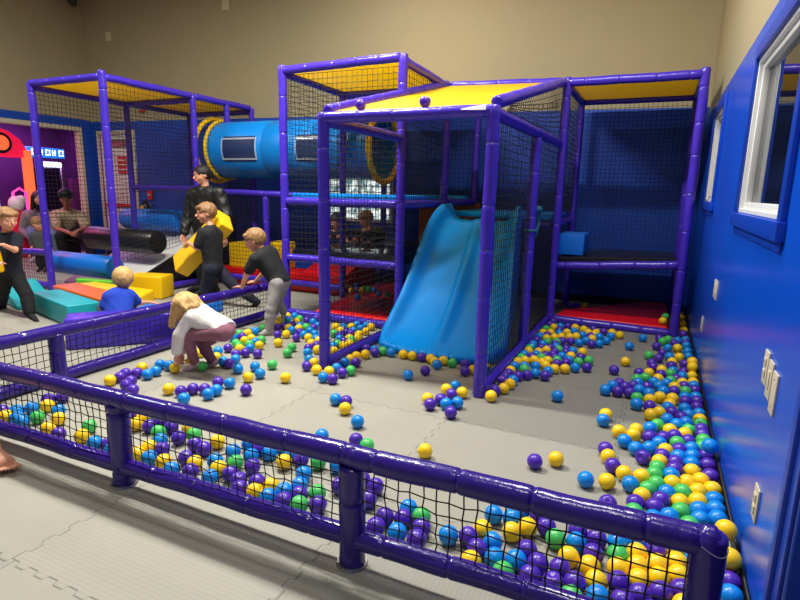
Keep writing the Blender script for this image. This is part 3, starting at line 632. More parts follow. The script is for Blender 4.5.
def tunnel_window(x0, x1, a0, a1):
    def patch(x0, x1, a0, a1, r):
        N = 10; mb = MB(); A = [[(x, cy_+r*math.cos(a0+(a1-a0)*j/N), cz_+r*math.sin(a0+(a1-a0)*j/N)) for j in range(N+1)] for x in (x0, x0*.5+x1*.5, x1)]
        return mb.rings(A, False, False)
    w = patch(x0+.03, x1-.03, a0-.06, a1+.06, Rt+.004).build('window', M['clear'], tn)
    mb = MB()
    for (p0, p1, b0, b1) in ((x0, x1, a0, a0+.055), (x0, x1, a1-.055, a1), (x0, x0+.022, a0, a1), (x1-.022, x1, a0, a1)):
        q = patch(p0, p1, b0, b1, Rt+.007); mb.add(q.v, q.f)
    # saw-tooth stitching round the window
    for k in range(12):
        xx = x0+(x1-x0)*(k+.5)/12
        for a in (a0+.03, a1-.03): mb.ball((xx, cy_+(Rt+.006)*math.cos(a), cz_+(Rt+.006)*math.sin(a)), (.012, .006, .014), 5)
    mb.build('stitched_border', M['stitch'], w)
tunnel_window(-5.68, -5.06, math.radians(160), math.radians(203)); tunnel_window(-4.42, -4.02, math.radians(160), math.radians(203))

# ------------------------------------------------------------------ the slide
def smooth_interp(xs, ys, x):
    for i in range(len(xs)-1):
        if x <= xs[i+1]:
            t = (x-xs[i])/(xs[i+1]-xs[i]); t = max(0, min(1, t))
            m0 = (ys[i+1]-ys[max(i-1, 0)])/(xs[i+1]-xs[max(i-1, 0)]) if i else (ys[1]-ys[0])/(xs[1]-xs[0])
            j = min(i+2, len(xs)-1); m1 = (ys[j]-ys[i])/(xs[j]-xs[i]); h = xs[i+1]-xs[i]
            return (2*t**3-3*t*t+1)*ys[i]+(t**3-2*t*t+t)*h*m0+(-2*t**3+3*t*t)*ys[i+1]+(t**3-t*t)*h*m1
    return ys[-1]
sl = thing('slide', (-1.7, 4.2, 0), 'bright blue moulded plastic slide running down into the ball area', 'slide')
u_ = [0, .1, .25, .45, .65, .82, .93, 1.0]
yl = [5.985, 5.72, 5.4, 5.05, 4.72, 4.42, 4.24, 4.12]
bz = [1.10, 1.07, .88, .58, .31, .13, .085, .075]      # bed
rz = [1.27, 1.25, 1.10, .74, .43, .23, .14, .10]       # left rim
Xl = [-2.20, -2.20, -2.20, -2.20, -2.20, -2.212, -2.216, -2.18]
Xr = [-1.33, -1.30, -1.24, -1.17, -1.10, -1.05, -1.05, -1.10]
Xm = [-1.80, -1.76, -1.70, -1.67, -1.65, -1.64, -1.63, -1.62]
NU, NV = 56, 44; rows = []
for i in range(NU+1):
    u = i/NU; y = smooth_interp(u_, yl, u); zb = smooth_interp(u_, bz, u); zr = smooth_interp(u_, rz, u)
    a, b, c = smooth_interp(u_, Xl, u), smooth_interp(u_, Xr, u), smooth_interp(u_, Xm, u)
    row = []; hr = zr-zb
    sec = [(0, 0, 'f'), (0, .25, 's'), (0, .6, 's'), (-.0, .93, 's'), (.012, .99, 'r'), (.03, 1.0, 'r'), (.05, .97, 'r'), (.075, .7, 'r'), (.10, .35, 'r'), (.13, .1, 'r'), (.17, 0, 'r')]
    L = b-a; mid = (c-a)/L
    # left skirt and rim
    for dx, k, t in sec:
        z = .01+(zr-.012-.01)*k if t in 'fs' else zb+hr*k
        row.append((a+dx, y, z))
    ridge = .10*math.exp(-((u-.55)/.38)**2)*(1-max(0, (u-.8)/.2)**2)
    for k in range(1, 9):
        s = .17+(mid*L-.17)*k/9; q = k/9; row.append((a+s, y, zb-.012*math.sin(PI*q)))
    for q, k in ((-.06, .25), (-.035, .8), (-.012, 1), (.012, 1), (.035, .8), (.06, .25)): row.append((c+q, y, zb+ridge*k))
    for k in range(1, 9):
        s = mid*L+.07+(L-.17-mid*L-.07)*k/9; q = k/9; row.append((a+s, y, zb-.012*math.sin(PI*q)))
    for dx, k, t in reversed(sec):
        z = .01+(zr-.012-.01)*k if t in 'fs' else zb+hr*k
        row.append((b-dx, y, z))
    rows.append(row)
# rounded nose: the last rows bend the corners back
fin = []
for i, row in enumerate(rows):
    u = i/NU; k = max(0, (u-.55)/.45)
    fin.append([(x, y+.22*k*k*abs((x+1.64)/.6)**2.6, z) for x, y, z in row])
nose = fin[-1]
fin.append([(x, y-.025, z-.012 if z > .03 else z) for x, y, z in nose]); fin.append([(x, y-.035, max(.01, z*.5)) for x, y, z in nose]); fin.append([(x, y-.028, .01) for x, y, z in nose])
mb = MB(); mb.rings(fin, False, False)
nb = len(fin[0]); mb.f.append(tuple(range(nb)))
for f_ in (): pass
mb.mi = [0]*len(mb.f)
so = mb.build('slide_bed', M['slide'], sl, angle=60)
# scalloped front lip
lip = []; lr = []
core = nose[6:nb-6]
for k in range(len(core)-1):
    for q in range(6):
        t = q/6; p = Vector(core[k]).lerp(Vector(core[k+1]), t); lip.append((p.x, p.y-.02, .05))
L_ = 0; prev = None
for p in lip:
    if prev: L_ += (Vector(p)-Vector(prev)).length
    prev = p; lr.append(.026+.009*abs(math.sin(L_*PI/.05)))
mb = MB(); mb.tube(lip, lr, 10); mb.build('front_lip', M['slide'], sl)
# ------------------------------------------------------------------ loose foam blocks on the mats
def block(q4, h, mt, label, name='foam_block', tops=None, bevel=.02):
    q4 = [Vector((x, y, .004)) for x, y in q4]; tops = tops or [h]*4
    mb = MB(); mb.hexa(q4 + [Vector((p.x, p.y, t)) for p, t in zip(q4, tops)], bevel, 3)
    return tag(mb.build(name, M[mt]), label, 'foam block')
block([(-6.15, 3.60), (-5.16, 3.34), (-5.08, 3.64), (-6.05, 3.87)], .22, 'teal', 'large teal foam block in front of the orange block')
block([(-6.98, 3.74), (-6.32, 3.54), (-6.24, 3.92), (-6.9, 4.12)], .22, 'teal', 'smaller teal wedge behind the legs of the running boy', 'foam_wedge', tops=[.24, .05, .05, .24])
block([(-6.3, 3.94), (-5.12, 3.69), (-5.05, 3.98), (-6.25, 4.21)], .23, 'orange', 'long orange foam block between teal and yellow blocks')
block([(-6.35, 4.25), (-5.0, 4.03), (-5.25, 4.46), (-6.3, 4.47)], .2, 'yellow', 'flat yellow foam block just behind the orange block')
block([(-6.6, 4.42), (-6.0, 4.53), (-6.02, 4.63), (-6.63, 4.53)], .215, 'green', 'narrow lime green foam strip behind the flat yellow block')
block([(-5.97, 4.62), (-5.48, 4.76), (-5.56, 5.04), (-6.0, 4.9)], .29, 'yellow', 'upright yellow foam block behind the boy in blue')
block([(-4.43, 2.83), (-3.86, 3.5), (-4.06, 3.67), (-4.66, 3.02)], .27, 'purple', 'purple foam block lying just outside the side fence')
block([(-4.56, 4.46), (-4.38, 4.46), (-4.38, 4.66), (-4.56, 4.66)], .13, 'blue', 'small bright blue foam block beside the boy holding a yellow block')
block([(-4.8, 3.80), (-4.2, 3.96), (-4.28, 4.22), (-4.88, 4.06)], .15, 'blue', 'low bright blue foam block under the hand of the boy in blue')

# ------------------------------------------------------------------ smooth bodies: a distance field of tapered limbs, meshed as one surface
class Field:
    def __init__(s, h): s.p = []; s.h = h
    def cap(s, a, b, ra, rb=None, k=None, sub=False): s.p.append(('c', Vector(a), Vector(b), ra, ra if rb is None else rb, k, sub)); return s
    def ell(s, c, r, rot=None, k=None, sub=False): s.p.append(('e', Vector(c), Vector(r), rot or Matrix.Identity(3), 0, k, sub)); return s
    def cut(s, p, n): s.p.append(('h', Vector(p), Vector(n).normalized(), 0, 0, 0, True)); return s    # keeps the side n points away from
    def mesh(s, noise=None):
        h = s.h; K0 = .012
        lo = np.full(3, 1e9); hi = -lo
        for t, a, b, ra, rb, k, sub in s.p:
            if sub: continue
            if t == 'c': pts = [(a, ra), (b, rb)]
            else: pts = [(a, max(b))]
            for q, r in pts: lo = np.minimum(lo, np.array(q)-r); hi = np.maximum(hi, np.array(q)+r)
        lo -= 4*h; hi += 4*h
        n = np.ceil((hi-lo)/h).astype(int)+1
        F = np.full(n, .06, np.float32)
        ax = [lo[i]+h*np.arange(n[i]) for i in range(3)]
        for t, a, b, ra, rb, k, sub in s.p:
            k = K0 if k is None else k
            if t == 'h': sl_ = (slice(None),)*3
            else:
                A = np.array(a); m_ = .03+k
                if t == 'c': B = np.array(b); l2 = np.minimum(A-ra, B-rb)-m_; h2 = np.maximum(A+ra, B+rb)+m_
                else: l2 = A-max(b)-m_; h2 = A+max(b)+m_
                i0 = np.clip(np.floor((l2-lo)/h).astype(int), 0, n); i1 = np.clip(np.ceil((h2-lo)/h).astype(int)+1, 0, n)
                if (i1 <= i0).any(): continue
                sl_ = tuple(slice(i0[i], i1[i]) for i in range(3))
            X, Y, Z = (ax[0][sl_[0]][:, None, None].astype(np.float32), ax[1][sl_[1]][None, :, None].astype(np.float32), ax[2][sl_[2]][None, None, :].astype(np.float32))
            if t == 'c':
                d = b-a; L2 = max(d.length_squared, 1e-9)
                u = np.clip(((X-a.x)*d.x+(Y-a.y)*d.y+(Z-a.z)*d.z)/L2, 0, 1)
                D = np.sqrt((X-a.x-u*d.x)**2+(Y-a.y-u*d.y)**2+(Z-a.z-u*d.z)**2)-(ra+(rb-ra)*u)
            elif t == 'e':
                R_ = ra; px, py, pz = X-a.x, Y-a.y, Z-a.z
                q = [(px*R_[0][i]+py*R_[1][i]+pz*R_[2][i]) for i in range(3)]
                k0 = np.sqrt(sum((q[i]/b[i])**2 for i in range(3)))+1e-6; k1 = np.sqrt(sum((q[i]/b[i]**2)**2 for i in range(3)))+1e-6
                D = k0*(k0-1)/k1
            else: D = (X-a.x)*b.x+(Y-a.y)*b.y+(Z-a.z)*b.z
            G = F[sl_]
            if sub:
                D = D if t == 'h' else -D
                if k > 0:
                    w = np.maximum(k-np.abs(G-D), 0)/k; F[sl_] = np.maximum(G, D)+w*w*k*.25
                else: F[sl_] = np.maximum(G, D)
            else:
                w = np.maximum(k-np.abs(G-D), 0)/k if k > 0 else 0
                F[sl_] = np.minimum(G, D)-w*w*k*.25
        if noise:
            amp, fr = noise
            X, Y, Z = ax[0][:, None, None], ax[1][None, :, None], ax[2][None, None, :]
            F += (amp*(np.sin(X*fr+1.3*np.sin(Z*fr*.7))*np.sin(Y*fr+1.1)+.6*np.sin(Z*fr*1.7+X*fr*1.2+.4)*np.sin(Y*fr*1.9))).astype(np.float32)
        return surface_nets(F, lo, h)
def surface_nets(F, lo, h):
    ins = F < 0
    c = [ins[i:ins.shape[0]-1+i, j:ins.shape[1]-1+j, k:ins.shape[2]-1+k] for i in (0, 1) for j in (0, 1) for k in (0, 1)]
    any_ = np.logical_or.reduce(c); all_ = np.logical_and.reduce(c); act = any_ & ~all_
    I = np.argwhere(act)
    if len(I) == 0: return [], []
    idx = np.full(act.shape, -1, np.int64); idx[act] = np.arange(len(I))
    S = np.zeros((len(I), 3)); W = np.zeros(len(I))
    cor = np.array([(i, j, k) for i in (0, 1) for j in (0, 1) for k in (0, 1)])
    val = np.stack([F[I[:, 0]+i, I[:, 1]+j, I[:, 2]+k] for i, j, k in cor], 1)
    for a in range(8):
        for b in range(a+1, 8):
            if np.abs(cor[a]-cor[b]).sum() != 1: continue
            m_ = (val[:, a] < 0) != (val[:, b] < 0)
            t = np.where(m_, val[:, a]/np.where(m_, val[:, a]-val[:, b], 1), 0)
            S += (m_[:, None])*(cor[a]+t[:, None]*(cor[b]-cor[a])); W += m_
    V = lo+(I+S/W[:, None])*h
    quads = []
    for axis in range(3):
        s0 = [slice(1, -1)]*3; s0[axis] = slice(0, -1); s1 = list(s0); s1[axis] = slice(1, None)
        A, B = ins[tuple(s0)], ins[tuple(s1)]
        E = np.argwhere(A != B)
        if len(E) == 0: continue
        off = np.array([1, 1, 1]); off[axis] = 0; E = E+off
        u, w = [(1, 2), (2, 0), (0, 1)][axis]
        du = np.zeros(3, int); du[u] = 1; dw = np.zeros(3, int); dw[w] = 1
        q = np.stack([idx[tuple((E-du-dw).T)], idx[tuple((E-dw).T)], idx[tuple(E.T)], idx[tuple((E-du).T)]], 1)
        quads.append(q)
    return V, np.concatenate(quads)
def field_obj(name, field, m_, parent, noise=None, smooth=2):
    V, Q = field.mesh(noise)
    if len(V) == 0: return None
    V = np.asarray(V)
    e = np.concatenate([Q[:, [0, 1]], Q[:, [1, 2]], Q[:, [2, 3]], Q[:, [3, 0]]])
    for _ in range(smooth):
        S = np.zeros_like(V); c = np.zeros(len(V))
        for a, b in ((0, 1), (1, 0)):
            np.add.at(S, e[:, a], V[e[:, b]]); np.add.at(c, e[:, a], 1)
        V = V*.5+S/c[:, None]*.5
    off = np.array(wloc(parent)) if parent else 0
    me = bpy.data.meshes.new(name); me.vertices.add(len(V)); me.vertices.foreach_set('co', (V-off).astype(np.float32).ravel())
    me.loops.add(4*len(Q)); me.loops.foreach_set('vertex_index', Q.astype(np.int32).ravel())
    me.polygons.add(len(Q)); me.polygons.foreach_set('loop_start', np.arange(0, 4*len(Q), 4, dtype=np.int32))
    me.update(calc_edges=True); me.validate()
    bm = bmesh.new(); bm.from_mesh(me); bmesh.ops.recalc_face_normals(bm, faces=bm.faces); bm.to_mesh(me); bm.free()
    me.polygons.foreach_set('use_smooth', [True]*len(me.polygons)); me.materials.append(m_)
    o = bpy.data.objects.new(name, me); COL.objects.link(o); o.parent = parent
    return o

SKIN = mat('skin', (226, 160, 128), .5, sss=.15, var=.06, vscale=14); SKIN2 = mat('tanned_skin', (176, 112, 80), .5, sss=.1, var=.06, vscale=14)
M['eye_white'] = mat('eye_white', (235, 232, 228), .2); M['iris'] = mat('dark_iris', (40, 26, 20), .2); M['lips'] = mat('lips', (176, 84, 80), .45)
def hair_mat(name, col):
    m = mat(name, col, .5); nt = m.node_tree; b = nt.nodes['Principled BSDF']
    tc = nt.nodes.new('ShaderNodeTexCoord'); mp = nt.nodes.new('ShaderNodeMapping'); mp.inputs['Scale'].default_value = (150, 150, 22)
    n = nt.nodes.new('ShaderNodeTexNoise'); n.inputs['Scale'].default_value = 1; n.inputs['Detail'].default_value = 3; n.inputs['Distortion'].default_value = .6
    nt.links.new(tc.outputs['Object'], mp.inputs[0]); nt.links.new(mp.outputs[0], n.inputs['Vector'])
    c = rgb(*col); mx = nt.nodes.new('ShaderNodeMix'); mx.data_type = 'RGBA'
    mx.inputs[6].default_value = (c[0]*.45, c[1]*.45, c[2]*.45, 1); mx.inputs[7].default_value = tuple(min(1, q*1.45) for q in c[:3])+(1,)
    nt.links.new(n.outputs['Fac'], mx.inputs[0]); nt.links.new(mx.outputs[2], b.inputs['Base Color'])
    bp = nt.nodes.new('ShaderNodeBump'); bp.inputs['Strength'].default_value = .6; bp.inputs['Distance'].default_value = .006
    nt.links.new(n.outputs['Fac'], bp.inputs['Height']); nt.links.new(bp.outputs[0], b.inputs['Normal']); return m
H_BLOND, H_SAND, H_BROWN, H_DARK = hair_mat('blond_hair', (212, 170, 104)), hair_mat('sandy_hair', (164, 122, 76)), hair_mat('light_brown_hair', (154, 110, 70)), hair_mat('dark_hair', (32, 22, 18))
def cloth(name, col, **k): return mat(name, col, .85, bump=.35, bscale=26, **k)
def plaid(name, a, b, c):
    m = bpy.data.materials.new(name); m.use_nodes = True; nt = m.node_tree; bs = nt.nodes['Principled BSDF']; bs.inputs['Roughness'].default_value = .9
    tc = nt.nodes.new('ShaderNodeTexCoord'); last = None
    base = rgb(*a)
    cur = None
    for d, col in (('X', b), ('Z', c)):
        w = nt.nodes.new('ShaderNodeTexWave'); w.bands_direction = d; w.inputs['Scale'].default_value = 5.2; nt.links.new(tc.outputs['Object'], w.inputs['Vector'])
        r = nt.nodes.new('ShaderNodeMath'); r.operation = 'GREATER_THAN'; r.inputs[1].default_value = .62; nt.links.new(w.outputs['Fac'], r.inputs[0])
        sc = nt.nodes.new('ShaderNodeMath'); sc.operation = 'MULTIPLY'; sc.inputs[1].default_value = .55; nt.links.new(r.outputs[0], sc.inputs[0])
        mx = nt.nodes.new('ShaderNodeMix'); mx.data_type = 'RGBA'; nt.links.new(sc.outputs[0], mx.inputs[0])
        if cur is None: mx.inputs[6].default_value = base
        else: nt.links.new(cur, mx.inputs[6])
        mx.inputs[7].default_value = rgb(*col); cur = mx.outputs[2]
    nt.links.new(cur, bs.inputs['Base Color']); return m

def person(label, J, size, look, hair, wear, skin=SKIN, head=.105, h=.006, group=None, up=(0, 0, 1), fat=1.0, curl=(.5, .5), hairnoise=.0022, base=None):
    """J: joints in the room. wear: garments (see below). look: where the face points. head: half height of the head."""
    V = {k: Vector(v) for k, v in J.items()}
    s = size
    bx = base or Vector((V['pel'].x, V['pel'].y, 0))
    root = thing('person', bx, label, 'person', group)
    f = Vector(look).normalized(); upv = Vector(up); rt = f.cross(upv).normalized(); upv = rt.cross(f).normalized()
    RH = Matrix((rt, f, upv)).transposed()            # head axes: right, forward, up
    hc = V['head']; e = head
    hp = lambda x, y, z: hc + RH @ Vector((x*e, y*e, z*e))
    B = Field(h)
    # trunk
    rch, rwa, rpe = .060*s*fat, .056*s*fat, .062*s*fat
    sh = {d: V['sh'+d] for d in 'LR'}; hip = {d: V['hip'+d] for d in 'LR'}
    def trunk(F, g, k=.04):
        ch = V['chest']
        for d in 'LR':
            F.cap(ch.lerp(sh[d], .55), V['pel'].lerp(hip[d], .5), rch+g, rwa+g, k)
        F.cap(V['neck'].lerp(ch, .45), V['pel'], rch*.95+g, rpe+g, k)
        F.cap(sh['L'].lerp(ch, .18), sh['R'].lerp(ch, .18), .036*s+g, None, k)
        F.cap(hip['L'].lerp(V['pel'], .2), hip['R'].lerp(V['pel'], .2), .058*s*fat+g, None, k)
    def arm(F, d, g, t0=0, t1=2, k=.012):
        S_, E_, W_ = V['sh'+d], V['el'+d], V['wr'+d]
        r = [.034*s*fat, .025*s*fat, .0175*s*fat]
        if t1 <= 1: F.cap(S_, S_.lerp(E_, t1), r[0]+g, r[0]+(r[1]-r[0])*t1+g*1.15, k)
        else:
            F.cap(S_, E_, r[0]+g, r[1]+g, k); F.cap(E_, E_.lerp(W_, t1-1), r[1]+g, r[1]+(r[2]-r[1])*(t1-1)+g, k)
    def leg(F, d, g, t1=2, k=.015, flare=0):
        H_, K_, A_ = V['hip'+d], V['kn'+d], V['an'+d]
        r = [.056*s*fat, .036*s*fat, .023*s*fat]
        F.cap(H_, K_ if t1 > 1 else H_.lerp(K_, t1), r[0]+g, (r[1] if t1 > 1 else r[0]+(r[1]-r[0])*t1)+g, k)
        if t1 > 1:
            cm = K_.lerp(A_, min(.35, t1-1)); F.cap(K_, cm, r[1]+g, r[1]*.98+g, k); F.cap(cm, K_.lerp(A_, t1-1), r[1]*.98+g, r[2]+g+flare, k)
    trunk(B, 0)
    B.cap(V['neck'], hp(0, -.15, -.55), .030*s*fat, .030*s, .02)
    for d in 'LR':
        arm(B, d, 0); leg(B, d, 0)
        A_, T_ = V['an'+d], V['to'+d]
        fd = (T_-A_); up_ = Vector((0, 0, 1)); heel = A_-fd.normalized()*.018*s+(Vector((0, 0, -.01*s)))
        B.cap(heel, A_.lerp(T_, .55), .021*s, .019*s, .012); B.cap(A_.lerp(T_, .5), T_, .019*s, .013*s, .012)
        # hand: palm, four fingers with two bends, thumb from the side of the palm
        W_ = V['wr'+d]; fa = (W_-V['el'+d]).normalized(); hd = V['hand'+d]-W_ if 'hand'+d in V else fa
        hd = Vector(hd).normalized(); side = hd.cross(V.get('palm'+d, Vector((0, 0, 1)))-Vector((0, 0, 0)))
        side = side.normalized() if side.length > .05 else hd.orthogonal().normalized()
        nrm = side.cross(hd).normalized()            # back of the hand
        hl = .105*s*(.62 if s < 1.4 else .6); 
        p1 = W_+hd*hl*.85
        for q in (-.5, 0, .5): B.cap(W_+side*q*hl*.22, p1+side*q*hl*.5, hl*.16, hl*.14, .006)
        c_ = curl[0 if d == 'L' else 1]
        for q, ln in ((-.36, .62), (-.12, .74), (.12, .70), (.36, .54)):
            b0 = p1+side*q*hl*.95; ang = c_*.75; d1 = (hd*math.cos(ang)-nrm*math.sin(ang)); d2 = (hd*math.cos(ang*2.1)-nrm*math.sin(ang*2.1))
            k1 = b0+d1*hl*ln*.55; B.cap(b0, k1, hl*.098, hl*.088, .002); B.cap(k1, k1+d2*hl*ln*.5, hl*.088, hl*.07, .002)
        tb = W_+hd*hl*.25+side*hl*.3*(1 if d == 'L' else -1); td = (hd*.6+side*(.8 if d == 'L' else -.8)-nrm*.3).normalized()
        tk = tb+td*hl*.45; B.cap(tb, tk, hl*.13, hl*.1, .004); B.cap(tk, tk+(td+hd*.6).normalized()*hl*.38, hl*.1, hl*.08, .003)
    # head: skull, jaw, cheeks, brow, nose, chin, ears, eye hollows
    B.ell(hp(0, -.08, .12), (.74*e, .90*e, .84*e), RH, .01); B.ell(hp(0, .12, -.34), (.56*e, .64*e, .64*e), RH, .02)
    B.ell(hp(0, .45, -.78), (.24*e, .22*e, .18*e), RH, .015)
    for q in (-1, 1):
        B.ell(hp(.36*q, .44, -.28), (.24*e, .24*e, .24*e), RH, .012)
        B.ell(hp(.76*q, -.08, -.08), (.07*e, .17*e, .25*e), RH, .004)
        B.ell(hp(.31*q, .94, .02), (.15*e, .13*e, .10*e), RH, .008, True)
        B.ell(hp(.30*q, .76, .17), (.22*e, .1*e, .06*e), RH, .008)
    B.cap(hp(0, .80, .05), hp(0, 1.0, -.25), .055*e, .11*e, .006); B.ell(hp(0, .93, -.28), (.16*e, .11*e, .08*e), RH, .005)
    B.ell(hp(0, .80, -.52), (.24*e, .1*e, .10*e), RH, .006)
    body = field_obj('body', B, skin, root)
    for q in (-1, 1):
        mb = MB(); mb.ball(hp(.30*q, .735, .02), .085*e, 10); eo = mb.build('eye', M['eye_white'], root)
        mb = MB(); mb.ball(hp(.30*q, .775, .02), .057*e, 8); mb.build('iris', M['iris'], eo)
        mb = MB(); mb.tube([hp(.14*q, .86, .23), hp(.3*q, .85, .28), hp(.47*q, .72, .22)], [.02*e, .032*e, .016*e], 6); mb.build('eyebrow', hair['mat'], root)
    mb = MB(); mb.tube([hp(-.24, .80, -.50), hp(-.1, .89, -.54), hp(0, .91, -.54), hp(.1, .89, -.54), hp(.24, .80, -.50)], [.015*e, .045*e, .04*e, .045*e, .015*e], 8); mb.build('mouth', M['lips'], root)
    # hair
    if hair.get('style') != 'none':
        Hf = Field(h*.9)
        t = hair.get('thick', .1)
        Hf.ell(hp(0, -.12, .2), ((.78+t)*e, (.92+t)*e, (.86+t)*e), RH, .01)
        for a, b, ra, rb in hair.get('locks', ()): Hf.cap(hp(*a), hp(*b), ra*e, rb*e, .03)
        for a, b, ra, rb in hair.get('world', ()): Hf.cap(a, b, ra, rb, .02)
        fr = hair.get('line', .42)
        Hf.ell(hp(0, .98, -.62+fr*.5), (.78*e, .72*e, (.62+fr*.6)*e), RH, .012, True)
        for q in (-1, 1): Hf.ell(hp(.82*q, .38, -.48), (.40*e, .56*e, .68*e), RH, .01, True) if not hair.get('long') else None
        if not hair.get('long'): Hf.cut(hp(0, -.3, hair.get('nape', -.5)), RH @ Vector((0, .25, -1)))
        for a, b, ra, rb in hair.get('fringe', ()): Hf.cap(hp(*a), hp(*b), ra*e, rb*e, .012)
        field_obj('hair', Hf, hair['mat'], root, noise=(hairnoise, 90 if s < 1.4 else 70), smooth=1)
    # clothes
    for g in wear:
        kind = g['kind']; Fd = Field(g.get('h', h)); th = g.get('thick', .012)
        if kind in ('shirt', 'jacket'):
            trunk(Fd, th); sl_ = g.get('sleeve', .6)
            for d in 'LR': arm(Fd, d, th+.002, 0, sl_)
            if g.get('collar'): Fd.cap(V['neck'].lerp(V['chest'], .1), V['neck'].lerp(hc, .25), .042*s+th*.5, .045*s, .02)
            pts_dir = (V['neck']-V['pel']).normalized()
            Fd.cut(V['neck']+pts_dir*(.012*s+g.get('neck_up', 0)), pts_dir)
            hem = V['pel']-pts_dir*(g.get('hem', .03)*s); Fd.cut(hem, -pts_dir)
            if g.get('open'):
                q = g['open']; fr_ = Vector(g['front']); Fd.cap(V['neck']+fr_*.10*s, V['pel']+fr_*.115*s, q*s, q*s*1.1, .01, True)
        elif kind == 'pants':
            for d in 'LR': leg(Fd, d, th, g.get('to', 1.9), flare=g.get('flare', .004))
            Fd.cap(hip['L'].lerp(V['pel'], .2), hip['R'].lerp(V['pel'], .2), .058*s*fat+th, None, .03); Fd.cap(V['pel'], V['pel'].lerp(V['chest'], .28), .060*s*fat+th, None, .03)
        elif kind == 'shoe' or kind == 'sock':
            for d in 'LR':
                Fs = Field(h); A_, T_ = V['an'+d], V['to'+d]; fd = (T_-A_); heel = A_-fd.normalized()*.02*s+Vector((0, 0, -.012*s))
                Fs.cap(heel, A_.lerp(T_, .55), .021*s+th*.6, .019*s+th*.6, .012); Fs.cap(A_.lerp(T_, .5), T_, .019*s+th*.6, .014*s+th*.6, .012)
                if kind == 'sock' or g.get('high'): Fs.cap(A_, A_.lerp(V['kn'+d], .14), .023*s+th*.5, .024*s+th*.5, .01)
                so_ = field_obj(kind, Fs, g['mat'], root)
                if g.get('sole'):
                    Fs = Field(h); z = -.022*s
                    Fs.cap(heel+Vector((0, 0, z+.012*s)), T_+Vector((0, 0, -.012*s)), .016*s, .013*s); field_obj('sole', Fs, g['sole'], so_)
            continue
        field_obj(g['name'], Fd, g['mat'], root, noise=g.get('noise', (.0022, 34)))
    return root, V, hp
SHORT = lambda m_, **k: dict(mat=m_, thick=.085, line=.45, fringe=[((-.5, .62, .62), (.1, .80, .50), .2, .14), ((.5, .6, .62), (.1, .82, .52), .2, .14)], **k)
# ------------------------------------------------------------------ people
BLACKTEE = cloth('black_cotton', (24, 24, 28)); NAVY = cloth('navy_cotton', (20, 24, 42)); DARKPANT = cloth('black_trousers', (16, 16, 20))
# girl crouching among the balls, face turned to the floor, seen from behind
J = dict(head=at(186, 308, 2.93), neck=at(196, 311, 2.97), chest=at(204, 318, 2.99), pel=at(224, 331, 3.02),
         shL=at(189, 317, 2.88), shR=at(195, 309, 3.07), elL=at(179, 335, 2.83), elR=at(186, 333, 3.03), wrL=at(177, 352, 2.84), wrR=at(181, 352, 2.99),
         hipL=at(224, 332, 2.95), hipR=at(226, 330, 3.09), knL=at(187, 335, 2.88), knR=at(202, 343, 3.08), anL=at(195, 363, 2.96), anR=at(213, 362, 3.1), toL=at(183, 371, 2.93), toR=at(203, 367, 3.07))
J['handL'] = J['wrL']+Vector((0, 0, -.1)); J['handR'] = J['wrR']+Vector((0, 0, -.1)); J['palmL'] = Vector((-1, 0, 0)); J['palmR'] = Vector((-1, 0, 0))
hc = J['head']
locks = [((-.3+.2*k, -.2, .5), (-.35+.2*k, .6-.1*abs(k-1.5), 1.1-.0*k), .42, .3) for k in range(4)]
person('girl crouching among the balls, blond hair, white long-sleeved top, mauve leggings', J, 1.02, (-.45, -.1, -.9), dict(mat=H_BLOND, thick=.14, long=1, line=.2,
       world=[(hc+Vector((.03, .0, .05)), hc+Vector((.06+.05*math.cos(a)-.03, .05*math.sin(a), .02)), .06, .05) for a in (0, 2, 4)] +
             [(hc+Vector((.04*math.cos(a), .075*math.sin(a), .045)), hc+Vector((-.06+.05*math.cos(a), .085*math.sin(a)-.01, -.13+.02*math.sin(3*a))), .034, .012) for a in [k*.52 for k in range(12)]] +
             [(hc+Vector((.02, b, .06)), hc+Vector((.085, b*1.2, .045-.1*abs(b)*4)), .032, .014) for b in (-.07, -.035, 0, .035, .07)]),
       [dict(kind='shirt', name='long_sleeved_top', mat=cloth('white_cotton', (226, 220, 214)), sleeve=1.92, hem=.02, thick=.02), dict(kind='pants', name='leggings', mat=cloth('mauve_leggings', (142, 92, 108), var=.35, vscale=60), to=1.93, thick=.008),
        dict(kind='shoe', mat=cloth('pale_pink_sock', (206, 176, 176)), thick=.01)], head=.10, h=.005, up=(-.9, 0, .45))
# boy in black leaning over the side fence
J = dict(head=at(255, 240, 4.18), neck=at(262, 249, 4.2), chest=at(268, 258, 4.22), pel=at(280, 281, 4.25),
         shL=at(255, 259, 4.07), shR=at(272, 252, 4.34), elL=at(247, 274, 4.05), elR=at(265, 271, 4.42), wrL=at(242, 287, 4.07), wrR=at(255, 282, 4.47),
         hipL=at(277, 284, 4.17), hipR=at(283, 281, 4.32), knL=at(271, 309, 4.1), knR=at(277, 303, 4.42), anL=at(269, 330, 4.08), anR=at(284, 312, 4.52), toL=at(262, 334, 4.02), toR=at(283, 319, 4.50))
J['handL'] = J['wrL']+Vector((-.09, .0, .0)); J['handR'] = J['wrR']+Vector((-.09, .02, .0))
person('boy in black T-shirt and light grey trousers leaning on the side fence', J, 1.08, (-.9, -.35, -.28), SHORT(H_SAND), 
       [dict(kind='shirt', name='shirt', mat=BLACKTEE, sleeve=.68, hem=.03, thick=.018), dict(kind='pants', name='trousers', mat=cloth('light_grey_trousers', (158, 154, 150)), to=1.88, thick=.014),
        dict(kind='sock', mat=cloth('grey_sock', (168, 164, 158)), thick=.008)], head=.105, h=.005, curl=(.35, .35))
